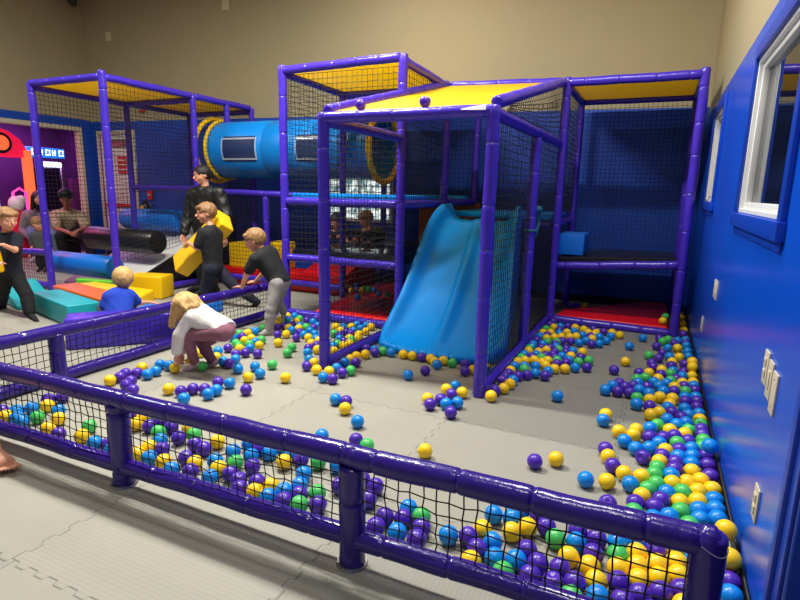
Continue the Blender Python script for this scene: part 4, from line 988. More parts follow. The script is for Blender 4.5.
# boy carrying the long yellow block
J = dict(head=at(206, 213, 4.72), neck=at(210, 226, 4.72), chest=at(212, 238, 4.72), pel=at(213, 266, 4.74),
         shL=at(203, 233, 4.60), shR=at(217, 233, 4.86), elL=at(197, 248, 4.56), elR=at(204, 248, 4.98), wrL=at(189, 243, 4.62), wrR=at(194, 240, 4.98),
         hipL=at(211, 269, 4.66), hipR=at(216, 268, 4.83), knL=at(205, 289, 4.66), knR=at(236, 288, 4.88), anL=at(207, 309, 4.68), anR=at(257, 302, 5.02), toL=at(196, 314, 4.62), toR=at(252, 309, 5.0))
J['handL'] = J['wrL']+Vector((-.07, .02, -.03)); J['handR'] = J['wrR']+Vector((-.08, 0, -.02))
person('boy in black T-shirt and dark trousers carrying a long yellow foam block', J, 1.2, (-.64, -.8, -.05), SHORT(H_BROWN),
       [dict(kind='shirt', name='shirt', mat=BLACKTEE, sleeve=.75, hem=.06, thick=.02), dict(kind='pants', name='trousers', mat=NAVY, to=1.93, thick=.016), dict(kind='shoe', mat=cloth('black_shoe', (22, 22, 26)), sole=M['yellow'], thick=.012)], head=.112, h=.0055, curl=(.6, .6))
a, b = at(180, 267, 4.78), at(226, 220, 4.94); ax_ = (b-a).normalized(); w_ = ax_.cross(Vector((.62, .78, 0))).normalized(); t_ = ax_.cross(w_).normalized()
mb = MB(); c8 = [a-w_*.14-t_*.09, a+w_*.14-t_*.09, a+w_*.14+t_*.09, a-w_*.14+t_*.09]; c8 += [p+(b-a) for p in c8]; mb.hexa(c8, .02, 3)
tag(mb.build('foam_block', M['yellow']), 'long yellow foam block carried by the boy in dark trousers', 'foam block')
# woman in black jacket
J = dict(head=at(202, 175, 5.3), neck=at(205, 188, 5.33), chest=at(206, 200, 5.35), pel=at(207, 236, 5.37),
         shR=at(193, 194, 5.37), shL=at(219, 193, 5.25), elR=at(188, 216, 5.31), elL=at(226, 215, 5.25), wrR=at(184, 233, 5.22), wrL=at(225, 235, 5.2),
         hipR=at(201, 240, 5.41), hipL=at(212, 240, 5.31))
for d in 'LR':
    q = J['hip'+d]; J['kn'+d] = Vector((q.x-.03, q.y-.02, .45)); J['an'+d] = Vector((q.x-.0, q.y, .085)); J['to'+d] = Vector((q.x-.1, q.y-.15, .035))
J['handR'] = J['wrR']+Vector((0, 0, -.1)); J['handL'] = J['wrL']+Vector((0, 0, -.1)); J['palmL'] = Vector((1, 0, 0)); J['palmR'] = Vector((-1, 0, 0))
person('standing woman in open black puffer jacket, dark hair tied back', J, 1.68, (-.42, -.9, -.14), dict(mat=H_DARK, thick=.07, line=.52, locks=[((0, -.9, .0), (.05, -1.15, -.25), .38, .25)]),
       [dict(kind='shirt', name='shirt', mat=BLACKTEE, sleeve=.5, hem=.05, thick=.012), dict(kind='jacket', name='jacket', mat=mat('black_puffer_jacket', (22, 24, 22), .5, bump=.6, bscale=12), sleeve=1.92, hem=.09, thick=.026, collar=1, neck_up=.01, open=.034, front=(.45, -.89, 0), noise=(.006, 38)),
        dict(kind='pants', name='trousers', mat=DARKPANT, to=1.95, thick=.014), dict(kind='shoe', mat=cloth('black_shoe', (22, 22, 26)), thick=.014)], head=.112, h=.007)
# boy in blue sitting behind the side fence
pel = at(118, 318, 3.42); pel.z = .1
J = dict(head=at(123, 279, 3.6), neck=at(120, 290, 3.55), chest=at(119, 298, 3.52), pel=pel, shL=at(108, 297, 3.44), shR=at(131, 296, 3.62), elL=at(104, 310, 3.4), elR=at(138, 303, 3.7), wrL=at(100, 318, 3.5), wrR=at(149, 302, 3.84))
J['hipL'] = pel+Vector((-.06, -.05, 0)); J['hipR'] = pel+Vector((.05, .06, 0))
J['knL'] = pel+Vector((-.28, .05, .11)); J['knR'] = pel+Vector((-.14, .26, .11)); J['anL'] = pel+Vector((-.36, .27, -.03)); J['anR'] = pel+Vector((-.32, .36, -.03)); J['toL'] = J['anL']+Vector((-.08, .09, .02)); J['toR'] = J['anR']+Vector((-.09, .06, .02))
J['handR'] = J['wrR']+Vector((.06, .05, -.01))
person('boy in bright blue T-shirt sitting behind the side fence, seen from behind', J, .98, (-.75, .55, -.05), SHORT(H_BLOND),
       [dict(kind='shirt', name='shirt', mat=cloth('bright_blue_cotton', (22, 64, 182)), sleeve=.72, hem=.02, thick=.02), dict(kind='pants', name='trousers', mat=cloth('grey_trousers', (80, 84, 96)), to=1.85), dict(kind='sock', mat=cloth('white_sock', (200, 200, 200)), thick=.008)], head=.112, h=.006)
# running boy at the edge
J = dict(head=at(7, 219, 3.4), neck=at(6, 233, 3.42), chest=at(7, 243, 3.43), pel=at(10, 272, 3.46), shL=at(17, 239, 3.5), shR=at(-3, 239, 3.36), elL=at(15, 250, 3.36), elR=at(-9, 252, 3.26), wrL=at(3, 245, 3.24), wrR=at(-2, 262, 3.2),
         hipL=at(15, 275, 3.52), hipR=at(6, 275, 3.4), knL=at(26, 294, 3.45), knR=at(3, 291, 3.42), anL=at(30, 314, 3.42), anR=at(0, 308, 3.52), toL=at(37, 321, 3.34), toR=at(-3, 312, 3.42))
J['handL'] = J['wrL']+Vector((-.08, -.03, .01)); J['handR'] = J['wrR']+Vector((.07, -.04, 0))
person('running boy in navy T-shirt and black trousers clutching a yellow block', J, 1.17, (.96, -.05, -.12), SHORT(H_SAND),
       [dict(kind='shirt', name='shirt', mat=NAVY, sleeve=.7, hem=.03, thick=.02), dict(kind='pants', name='trousers', mat=DARKPANT, to=1.86, thick=.02, flare=.012), dict(kind='shoe', mat=cloth('black_shoe', (22, 22, 26)), thick=.008)], head=.112, h=.0055, curl=(.5, .6))
mb = MB(); a = at(-4, 256, 3.33); mb.hexa([a+Vector(q) for q in ((-.12, -.1, -.17), (.10, -.06, -.17), (.06, .05, -.17), (-.16, .01, -.17), (-.12, -.1, .2), (.10, -.06, .2), (.06, .05, .2), (-.16, .01, .2))], .02, 3)
tag(mb.build('foam_block', M['yellow']), 'yellow foam block clutched by the running boy at the edge', 'foam block')
# seated man in plaid shirt, seated woman, small child
bench = thing('bench', (-9.25, 6.55, 0), 'dark low bench by the arcade opening, seat of the man and woman', 'bench')
mb = MB(); mb.box(-9.95, -8.5, 6.35, 6.8, .38, .45, .015, 2); mb.build('seat', M['black'], bench)
for x in (-9.85, -8.6):
    mb = MB(); mb.box(x-.04, x+.04, 6.4, 6.75, .004, .38, .008, 1); mb.build('leg', M['dark'], bench)
pel = Vector((-9.05, 6.55, .545))
J = dict(head=at(66, 199, 6.25), neck=at(67, 210, 6.35), chest=at(68, 218, 6.4), pel=at(70, 243, 6.5), shL=at(81, 216, 6.5), shR=at(55, 215, 6.25), elL=at(86, 228, 6.35), elR=at(58, 229, 6.12), wrL=at(78, 231, 6.12), wrR=at(70, 233, 6.02))
J['pel'].z = .53
J['hipL'] = J['pel']+Vector((.09, .03, -.01)); J['hipR'] = J['pel']+Vector((-.09, -.03, -.01))
J['knL'] = at(88, 239, 6.22); J['knR'] = at(61, 242, 6.0)
for d, y in (('L', 6.28), ('R', 6.05)):
    k = J['kn'+d]; k.z = .5; J['an'+d] = Vector((k.x+.02, k.y+.03, .09)); J['to'+d] = Vector((k.x+.08, k.y-.14, .04))
person('seated man in cream plaid shirt and black cap, hands joined', J, 1.76, (.72, -.68, -.3), dict(mat=H_DARK, thick=.03, line=.5),
       [dict(kind='shirt', name='shirt', mat=plaid('cream_plaid', (200, 184, 150), (150, 130, 100), (120, 104, 84)), sleeve=.75, hem=.06, thick=.022), dict(kind='pants', name='trousers', mat=DARKPANT, to=1.92, thick=.02), dict(kind='shoe', mat=cloth('black_shoe', (22, 22, 26)), thick=.014)], skin=SKIN2, head=.118, h=.008)
cp = thing('cap', J['head'], 'black cap worn by the seated man in plaid', 'cap')
ff = Vector((.72, -.68, -.1)).normalized(); mb = MB(); hq = J['head']+Vector((0, 0, .055))
mb.ball(hq+Vector((0, 0, .03)), (.112, .125, .095), 12); mb.build('crown', M['dark'], cp)
mb = MB(); sd = ff.cross(Vector((0, 0, 1))); mb.hexa([hq+ff*.08-sd*.075, hq+ff*.19-sd*.05, hq+ff*.19+sd*.05, hq+ff*.08+sd*.075]+[q+Vector((0, 0, .012)) for q in (hq+ff*.08-sd*.075, hq+ff*.19-sd*.05, hq+ff*.19+sd*.05, hq+ff*.08+sd*.075)], .004, 1); mb.build('brim', M['dark'], cp)
J = dict(head=at(38, 198, 6.3), neck=at(36, 209, 6.38), chest=at(36, 217, 6.42), pel=at(38, 243, 6.5), shL=at(48, 215, 6.5), shR=at(26, 215, 6.32), elL=at(52, 231, 6.4), elR=at(22, 231, 6.25), wrL=at(44, 234, 6.15), wrR=at(32, 238, 6.1))
J['pel'].z = .53
J['hipL'] = J['pel']+Vector((.08, .03, -.01)); J['hipR'] = J['pel']+Vector((-.09, -.03, -.01)); J['knL'] = at(55, 238, 6.1); J['knR'] = at(33, 242, 6.0)
for d in 'LR':
    k = J['kn'+d]; k.z = .5; J['an'+d] = Vector((k.x+.02, k.y+.04, .09)); J['to'+d] = Vector((k.x+.08, k.y-.12, .04))
person('seated woman with long dark hair, grey top and blue jeans', J, 1.62, (.9, -.35, -.1), dict(mat=H_DARK, thick=.1, long=1, line=.5, locks=[((-.7, -.2, .1), (-.85, -.3, -1.7), .3, .32), ((.7, -.2, .1), (.85, -.3, -1.7), .3, .32), ((0, -.6, .1), (0, -.75, -1.6), .6, .5)]),
       [dict(kind='shirt', name='sweater', mat=cloth('grey_knit', (132, 128, 124), var=.2, vscale=30), sleeve=1.9, hem=.05, thick=.022), dict(kind='pants', name='jeans', mat=cloth('blue_denim', (96, 126, 160)), to=1.93, thick=.016), dict(kind='shoe', mat=cloth('white_shoe', (190, 190, 190)), thick=.014)], head=.112, h=.008)
q = at(38, 224, 5.35)
J = dict(head=q, neck=q+Vector((0, .02, -.13)), chest=q+Vector((0, .02, -.23)), pel=q+Vector((.01, .02, -.47)))
for d, sx in (('L', 1), ('R', -1)):
    J['sh'+d] = J['neck']+Vector((.105*sx, .05*sx, -.05)); J['el'+d] = J['sh'+d]+Vector((.02*sx, -.01, -.16)); J['wr'+d] = J['el'+d]+Vector((.02*sx, -.05, -.13))
    J['hip'+d] = J['pel']+Vector((.05*sx, .02*sx, -.01)); z = J['pel'].z; J['kn'+d] = J['hip'+d]+Vector((.0, -.02, -(z-.05)*.48)); J['an'+d] = Vector((J['hip'+d].x, J['hip'+d].y, .06)); J['to'+d] = J['an'+d]+Vector((.05, -.09, -.03))
child = person('small child in grey T-shirt standing in front of the seated woman', J, .92, (.85, .2, -.15), SHORT(H_BROWN),
       [dict(kind='shirt', name='shirt', mat=cloth('dark_grey_cotton', (74, 76, 78)), sleeve=.75, hem=.03, thick=.018), dict(kind='pants', name='trousers', mat=DARKPANT, to=1.9, thick=.014), dict(kind='shoe', mat=cloth('black_shoe', (22, 22, 26)), thick=.01)], head=.105, h=.007)
mb = MB(); w = J['elL'].lerp(J['wrL'], .85); mb.torus(w, J['wrL']-J['elL'], .021, .006, 18, 6); mb.build('wristband', mat('lime_wristband', (170, 220, 60), .5), child[0])
# two people in the tower, behind the nets
def deck_person(label, hd, look, top, pants, hairm, s=1.1, head=.105, skin=SKIN, zs=.70):
    q = hd; fv = Vector((look[0], look[1], 0)).normalized(); sd = fv.cross(Vector((0, 0, 1)))
    J = dict(head=q, neck=q-fv*.04+Vector((0, 0, -.12)), chest=q-fv*.08+Vector((0, 0, -.2)))
    J['pel'] = Vector((q.x, q.y, zs+.09))-fv*.2
    for d, k in (('L', -1), ('R', 1)):
        J['sh'+d] = J['neck']+sd*k*.125+Vector((0, 0, -.05)); J['el'+d] = J['sh'+d]+fv*.08+sd*k*.06+Vector((0, 0, -.13)); J['wr'+d] = J['el'+d]+fv*.13-sd*k*.03+Vector((0, 0, -.03))
        J['hip'+d] = J['pel']+sd*k*.06; J['kn'+d] = J['hip'+d]+fv*.26+sd*k*.12+Vector((0, 0, .03)); J['an'+d] = J['kn'+d]+fv*.02-sd*k*.22+Vector((0, 0, -.08)); J['to'+d] = J['an'+d]+fv*.05-sd*k*.07
    return person(label, J, s, look, SHORT(hairm), [dict(kind='shirt', name='shirt', mat=top, sleeve=.75, hem=.02, thick=.018), dict(kind='pants', name='trousers', mat=pants, to=1.9)], head=head, h=.008, skin=skin, base=Vector((q.x, q.y, zs)))
CAMO = cloth('grey_green_camouflage', (84, 96, 84), var=.6, vscale=16)
deck_person('child in camouflage top sitting low inside the tower behind the net', at(366, 219, 6.55), (-.5, -.85, -.4), CAMO, DARKPANT, H_BROWN, 1.1)
deck_person('child in dark top sitting inside the tower, partly behind a purple post', at(336, 221, 6.75), (.2, -.95, -.3), NAVY, DARKPANT, H_DARK, 1.05)
# bare foot coming in at the edge of the picture
a = at(-30, 470, 1.4)
ank = at(-6, 466, 1.43); toe = at(19, 470, 1.40); 
Fo = Field(.004); foot_root = thing('person', Vector((ank.x, ank.y, 0)), 'person mostly out of view, bare foot on the mat outside the fence', 'person')
hz = Vector((0, 0, 1))
ank.z = .085; toe.z = .03; fdir = Vector((toe.x-ank.x, toe.y-ank.y, 0)).normalized(); sd = fdir.cross(hz)
heel = ank-fdir*.05; heel.z = .04; ball_ = ank+fdir*.12; ball_.z = .04
Fo.cap(heel, ball_, .034, .026, .03); Fo.cap(ank+Vector((0, 0, .01)), ball_+Vector((0, 0, .012)), .032, .02, .03)
for q in (-.022, 0, .022): Fo.cap(heel+sd*q*.4, ball_+sd*q*1.1, .03, .022, .02)
for k, (q, ln, r) in enumerate(((-.034, .055, .013), (-.013, .056, .0095), (.004, .05, .009), (.019, .043, .0085), (.033, .035, .008))):
    b0 = ball_+sd*q+fdir*.012+Vector((0, 0, -.012)); Fo.cap(b0, b0+fdir*ln+Vector((0, 0, .004)), r*1.05, r*.9, .003)
knee = ank+Vector((-.36, -.12, .16)); Fo.cap(ank+Vector((0, 0, .01)), ank.lerp(knee, .4), .036, .05, .02); Fo.cap(ank.lerp(knee, .4), knee, .05, .055, .02)
Fo.cap(knee, knee+Vector((-.15, -.32, .02)), .06, .075, .02)
field_obj('body', Fo, SKIN, foot_root)
# ------------------------------------------------------------------ balls
RB = .04
def ball_mesh(kind, seed, col, nu=26, nv=18):
    r_ = random.Random(seed); rings = []
    dents = [(Vector((r_.gauss(0, 1), r_.gauss(0, 1), r_.gauss(0, 1))).normalized(), r_.uniform(.5, .75), r_.uniform(.012, .018)) for _ in range(1 if kind == 'dent' else 0)]
    mb = MB()
    for i in range(1, nv):
        th = PI*i/nv
        rr = []
        for j in range(nu):
            d = Vector((math.sin(th)*math.cos(2*PI*j/nu), math.sin(th)*math.sin(2*PI*j/nu), -math.cos(th)))
            r = RB
            if i == 1 or i == nv-1: r -= .0012                      # moulding dimples at the poles
            if i == nv//2: r += .0004                                # moulding seam
            for n_, w, dp in dents:
                a = d.angle(n_)
                if a < w: r -= dp*(math.cos(a/w*PI)*.5+.5)
            rr.append(d*r)
        rings.append(rr)
    mb.rings(rings, True, True)
    return mb
protos = {}
for c in 'BPYG':
    protos[c] = []
    for k, kind in enumerate(('plain', 'plain', 'dent', 'dent')):
        protos[c].append(ball_mesh(kind, ord(c)*7+k, c))
DATA = """P120,1788,40 Y220,1870,40 P287,1916,40 P29,1800,40 G-133,1740,40 B-50,1784,40 P82,1859,40 B368,1997,40 P148,1905,40 P214,1950,40 P-202,1784,40 P-131,1820,40 P10,1894,40 Y-63,1863,40 Y76,1939,40 P371,2077,40 P287,2045,40 P-282,1783,40 Y142,1984,40 G-376,1756,40 Y208,2030,40 Y371,2130,99 P-191,1873,40 Y3,1974,40 Y-94,1936,40 Y69,2019,40 P-270,1863,40 Y-500,1762,40 Y136,2064,40 B-348,1844,40 P371,2184,40 Y202,2109,40 B-424,1820,40 B267,2155,40 Y-172,1955,40 G-3,2053,40 P-90,2016,40 Y64,2099,40 P-324,1922,40 P-501,1842,40 P130,2144,40 Y371,2284,123 Y195,2190,40 B-459,1911,40 P-734,1789,40 B-158,2063,40 B-8,2135,40 B58,2180,40 G-236,2047,40 P-555,1901,40 P-87,2122,40 B-630,1873,40 B-822,1794,40 P-978,1737,40 Y-406,2012,40 Y-518,1972,40 P-917,1789,40 P-746,1868,40 B-14,2214,40 P-163,2145,40 Y-354,2073,40 P-284,2111,40 B194,2349,40 G257,2398,40 P-840,1893,40 P-916,1869,40 G-777,1942,40 B-427,2106,40 B120,2380,40 B302,2465,40 P-328,2178,40 B-506,2097,40 B371,2504,40 B183,2430,40 B-851,1972,40 B-407,2183,40 G42,2396,40 G-1291,1778,40 P-1218,1815,40 G228,2496,40 B302,2545,40 P-1370,1771,40 B371,2585,40 P124,2483,40 P-1041,1954,40 B-1450,1765,40 P-68,2415,40 P44,2476,40 P-1336,1844,40 Y228,2576,40 G-1271,1891,40 Y-1530,1774,40 Y302,2625,40 P150,2558,40 B-1416,1837,40 B371,2671,40 P-1609,1760,40 Y70,2553,40 Y-1495,1846,40 B-1381,1910,40 P-1214,1991,40 B174,2635,40 P-1064,2066,40 G242,2678,40 P-1575,1842,40 Y309,2721,40 G94,2630,40 P-1664,1818,40 Y371,2772,40 B-1800,1774,40 P-1149,2092,40 B16,2644,40 G131,2703,40 P-1739,1845,40 Y199,2746,40 Y-87,2619,40 Y266,2789,40 P-1924,1773,40 B-1426,2005,40 B-183,2590,40 B-2018,1741,40 Y327,2840,40 Y-1827,1857,40 Y63,2744,40 P-1692,1949,40 P371,2907,40 B196,2828,40 G121,2799,40 Y-17,2740,40 Y-1966,1843,40 B-1323,2149,40 Y-2115,1783,40 G-1793,1939,40 B-1894,1907,40 Y292,2922,40 Y-1582,2058,40 G-1428,2138,40 B-2209,1778,40 P214,2905,40 P-2047,1863,40 G134,2878,40 P-1521,2120,40 P-74,2798,40 Y-2297,1779,40 B-1770,2031,40 P371,3034,40 P-443,2657,40 B295,3010,40 B371,3068,133 P219,2985,40 B-2448,1750,40 B-1598,2144,40 Y144,2957,40 B-1708,2100,40 Y-348,2735,40 B-1885,2026,40 P-2228,1874,40 P-2039,1978,40 Y-2306,1859,40 P64,2971,40 Y-103,2895,40 P-1786,2118,40 B-1673,2172,40 P-2520,1783,40 B235,3064,40 Y-993,2500,40 B-2597,1759,40 P157,3036,40 B303,3106,40 P371,3148,40 P-2119,1994,40 B-1870,2131,40 G-1297,2411,40 B-2317,1941,40 Y-2039,2076,40 Y173,3115,40 P-125,2980,40 P241,3157,40 B25,3063,40 Y-2737,1785,40 P-2256,2012,40 B94,3103,40 B304,3206,40 P-2865,1739,40 P-1382,2441,40 G362,3262,40 G-2213,2080,40 B142,3195,40 B-1578,2398,40 G-2414,2014,40 G234,3245,40 Y-2989,1760,40 B-36,3135,40 P292,3302,40 G371,3354,40 G-2816,1886,40 Y-2303,2130,40 P-2400,2093,40 P-2516,2040,40 P165,3286,40 P91,3257,40 Y-2609,2026,40 P223,3341,40 B-3208,1751,40 Y7,3245,40 P371,3434,40 Y278,3399,40 Y-73,3255,40 P-2511,2125,40 B-3286,1767,40 Y-3065,1871,40 Y-3365,1750,40 G-3195,1830,40 Y19,3329,40 Y200,3418,40 G303,3475,40 Y-2649,2110,40 P371,3517,40 B93,3393,40 B-1496,2659,40 B-2586,2160,40 P-2729,2108,40 P-3463,1784,40 B-3394,1825,40 G133,3462,40 B240,3525,40 B-3182,1947,40 G371,3597,40 B292,3585,40 B-3360,1897,40 B-172,3384,40 B187,3585,40 Y-3314,1962,40 Y371,3677,40 P-1047,3052,40 P266,3661,40 Y-165,3487,40 Y-1663,2794,40 Y93,3620,40 B310,3728,40 B371,3780,40 P-3410,2028,40 Y142,3684,40 P213,3721,40 P-3372,2098,40 B-2668,2439,40 P-1213,3115,40 B-1122,3170,40 B292,3833,40 P-1717,2901,40 B192,3798,40 B-1063,3225,40 P84,3767,40 P366,3900,40 B-1797,2898,40 B4,3769,40 P-1181,3224,40 B-2593,2576,40 Y206,3877,40 Y-1264,3199,40 P-2788,2528,40 P-3084,2394,40 P-1500,3565,1992 P301,3977,40 P371,4015,40 Y83,3899,40 Y-2892,2520,40 B-2597,2658,40 Y-899,3448,40 P-2680,2634,40 P-2753,2600,40 P-1148,3349,40 P-2427,2758,40 G3,3894,40 B-493,3666,40 Y224,4000,40 Y145,3988,40 Y-1096,3415,40 B302,4065,40 P-3205,2438,40 B371,4105,40 Y-1214,3424,40 P-906,3567,40 B76,4030,40 P-47,3976,40 P-3243,2508,40 B-2614,2804,40 Y-3382,2449,40 P-2694,2775,40 P-127,3967,40 Y-860,3635,40 B167,4124,40 B-206,3955,40 G310,4196,40 P237,4164,40 P-1998,3565,1992 B-1179,3514,40 B11,4075,40 P371,4248,40 P-3381,2529,40 P-83,4085,40 P60,4166,40 Y-843,3750,40 Y243,4261,40 B-166,4073,40 B141,4223,40 P-29,4145,40 Y-2585,2964,40 P-2024,3226,40 P306,4310,40 Y-2340,3084,40 B-3259,2660,40 B371,4357,40 P-3416,2601,40 B-2104,3222,40 P-3350,2646,40 P-125,4153,40 P-912,3797,40 B-1,4225,40 B-844,3839,40 B192,4324,40 Y298,4390,40 B-2559,3066,40 B105,4304,40 B-3266,2743,40 Y370,4439,40 G219,4399,40 B-1577,3572,40 P-911,3883,40 P-2036,3377,40 G-12,4319,40 P-831,3950,40 Y-3424,2752,40 Y135,4407,40 Y-3204,2861,40 Y-2138,3356,40 P259,4468,40 P-649,4057,40 G44,4380,40 B-2777,3075,40 P-775,4007,40 Y-2240,3340,40 G-2003,3450,40 P-909,3968,40 B-3282,2882,40 G-3053,2990,40 B-729,4079,40 B303,4558,40 P-1502,3727,40 P-1224,3859,40 Y371,4600,40 B-3366,2867,40 B-2699,3177,40 B-2128,3449,40 P153,4522,40 B-1088,3952,40 Y-1176,3923,40 Y371,4655,98 Y-912,4048,40 P-2358,3378,40 B-647,4175,40 G221,4583,40 P-2,4484,40 Y68,4523,40 G-2614,3279,40 P-2922,3137,40 G-823,4130,40 P-2164,3523,40 Y-3221,3034,40 P317,4682,40 Y-1106,4030,40 Y371,4733,118 B-3000,3155,40 Y-614,4262,40 P-185,4466,40 Y-538,4304,40 B239,4665,40 Y-2357,3476,40 P371,4751,40 Y160,4654,40 P-3345,3035,40 B-912,4169,40 B-1474,3909,40 B-471,4376,40 B-2147,3601,40 B-840,4209,40 P-2067,3642,40 B-760,4253,40 P-387,4430,40 P-1277,4030,40 B-2957,3251,40 Y-692,4311,40 G-1380,4011,40 P96,4703,40 B-2439,3531,40 Y-3127,3217,40 Y-1521,3974,40 P-618,4405,40 Y-2152,3698,40 P231,4811,40 Y-1464,4030,40 Y-731,4381,40 Y-912,4298,40 P-556,4476,40 G-466,4543,40 Y-1578,4030,40 P331,4918,40 P-3044,3353,40 Y-867,4365,40 P84,4808,40 Y-3325,3234,40 Y-700,4454,40 Y-804,4414,40 Y-2150,3793,40 G-633,4498,40 P-2899,3449,40 P-1658,4030,40 Y-115,4752,40 G-392,4625,40 B-545,4555,40 P-3005,3424,40 Y240,4937,40 Y-1743,4030,40 G-2699,3590,40 B-3235,3350,40 Y-2109,3874,40 G-912,4431,40 G-763,4512,40 B-2556,3680,40 Y-1828,4030,40 P-841,4495,40 P-664,4578,40 P-466,4680,40 P-2062,3961,40 B-613,4640,40 P137,4991,40 B-1942,4030,40 P-743,4591,40 Y-546,4683,40 Y-3125,3488,40 Y-2393,3830,40 P-3224,3457,40 B-912,4532,40 B-821,4576,40 G-2022,4030,40 Y-2534,3794,40 B-3062,3549,40 P-692,4653,40 Y297,5119,40 B221,5095,40 B370,5172,40 B-2102,4030,40 P-2627,3793,40 G60,5045,40 G-2764,3743,40 G-3192,3555,40 P-2182,4030,40 P-603,4772,40 Y-817,4674,40 P-691,4733,40 Y-3047,3653,40 Y-901,4653,40 Y-473,4862,40 G-3144,3636,40 B-2477,3953,40 P168,5183,40 B-553,4852,40 P-2615,3900,40 Y-767,4764,40 G-3266,3606,40 Y-2403,4009,40 G-670,4834,40 G-912,4733,40 Y-2958,3802,40 Y-2690,3928,40 B-3146,3718,40 P-619,4896,40 G-2480,4033,40 B371,5358,40 P-749,4845,40 P-825,4820,40 Y-2393,4097,40 Y-3260,3711,40 B-904,4812,40 B-710,4915,40 G-3145,3805,40 P-2474,4130,40 Y-2681,4039,40 B213,5389,40 Y293,5434,40 Y-3257,3799,40 B-912,4892,40 B-3418,3737,40 G-2428,4196,40 B-834,4936,40 B-109,5280,40 P-730,4995,40 P118,5407,40 P-3367,3798,40 B-2744,4090,40 B-2548,4183,40 P-2920,4021,40 P-431,5177,40 Y-2823,4078,40 B371,5564,40 B-368,5227,40 Y-2486,4251,40 Y-2415,4288,40 G-730,5075,40 B-540,5164,40 G-809,5046,40 P-691,5144,40 P-618,5179,40 G-3461,3866,40 P268,5600,40 P-3134,4022,40 P-912,5054,40 B-2919,4145,40 Y-3074,4075,40 B-489,5278,40 P371,5681,40 P-2615,4296,40 Y-3410,3928,40 B-314,5368,40 B-2849,4217,40 G170,5621,40 Y-2471,4407,40 Y-841,5176,40 G-2691,4320,40 P-2550,4396,40 B300,5718,40 Y-446,5378,40 P-3005,4192,40 B-3393,4015,40 B370,5784,40 Y-780,5254,40 G220,5721,40 Y-645,5330,40 B-912,5213,40 P-2623,4427,40 Y-723,5310,40 B-2950,4289,40 P141,5729,40 B-390,5487,40 B-5,5666,40 Y-596,5393,40 B-3117,4226,40 P-854,5286,40 Y-2468,4544,40 P-469,5472,40 Y-2701,4445,40 B-2590,4507,40 B-290,5578,40 B-548,5480,40 G-3417,4155,40 Y-3102,4316,40 Y-3202,4284,40 Y-445,5564,40 Y-216,5673,40 P-3303,4242,40 P-2985,4405,40 B-765,5436,40 Y-912,5375,40 Y-844,5422,40 B-2570,4621,40 G-3066,4393,40 Y-700,5503,40 P-3275,4316,40 Y-436,5644,40 Y-509,5612,40 Y-2819,4547,40 B-2750,4587,40 Y-2681,4627,40 Y-293,5735,40 P361,6043,40 B-3153,4413,40 B-645,5591,40 Y-2509,4728,40 B-3003,4500,40 P-372,5726,40 P-3236,4401,40 Y-3398,4344,40 P-784,5569,40 B-2582,4760,40 G-912,5548,40 B-2679,4737,40 Y-564,5725,40 P-479,5791,40 Y-3281,4523,40 Y371,6223,40 Y-855,5659,40 B-3132,4610,40 Y-655,5761,40 Y165,6165,127 Y-3472,4489,40 B-801,5739,40 P-733,5780,40 P-3226,4632,40 B-3418,4559,40 P-912,5757,40 G-3330,4650,40 P-3186,4760,40 G190,6360,141 Y-3526,4698,40 P-906,5921,40 B-3457,4738,40 Y371,6545,40 Y371,6896,40 B-3199,5665,120 B-360,7020,40 P-790,6930,40 Y-700,7000,40 G-2959,6003,120 P-880,6950,40 B-3072,5982,120 P-3533,5898,120 Y-3474,5987,120 Y-3375,6098,120 B-3241,6184,120 P-3454,6108,120 G-3325,6186,120 G-3418,6236,120 Y-3708,6223,120 B-3611,6341,120"""
balls = []
for t in DATA.split():
    x, y, z = (int(q)/1000 for q in t[1:].split(',')); balls.append((t[0], Vector((x, y, z))))
def pix(p):
    v = p-Vector((0, 0, EYE)); d = v.dot(AF); return 400+F_PX*v.dot(AX)/d, 300-F_PX*v.dot(AY)/d, d
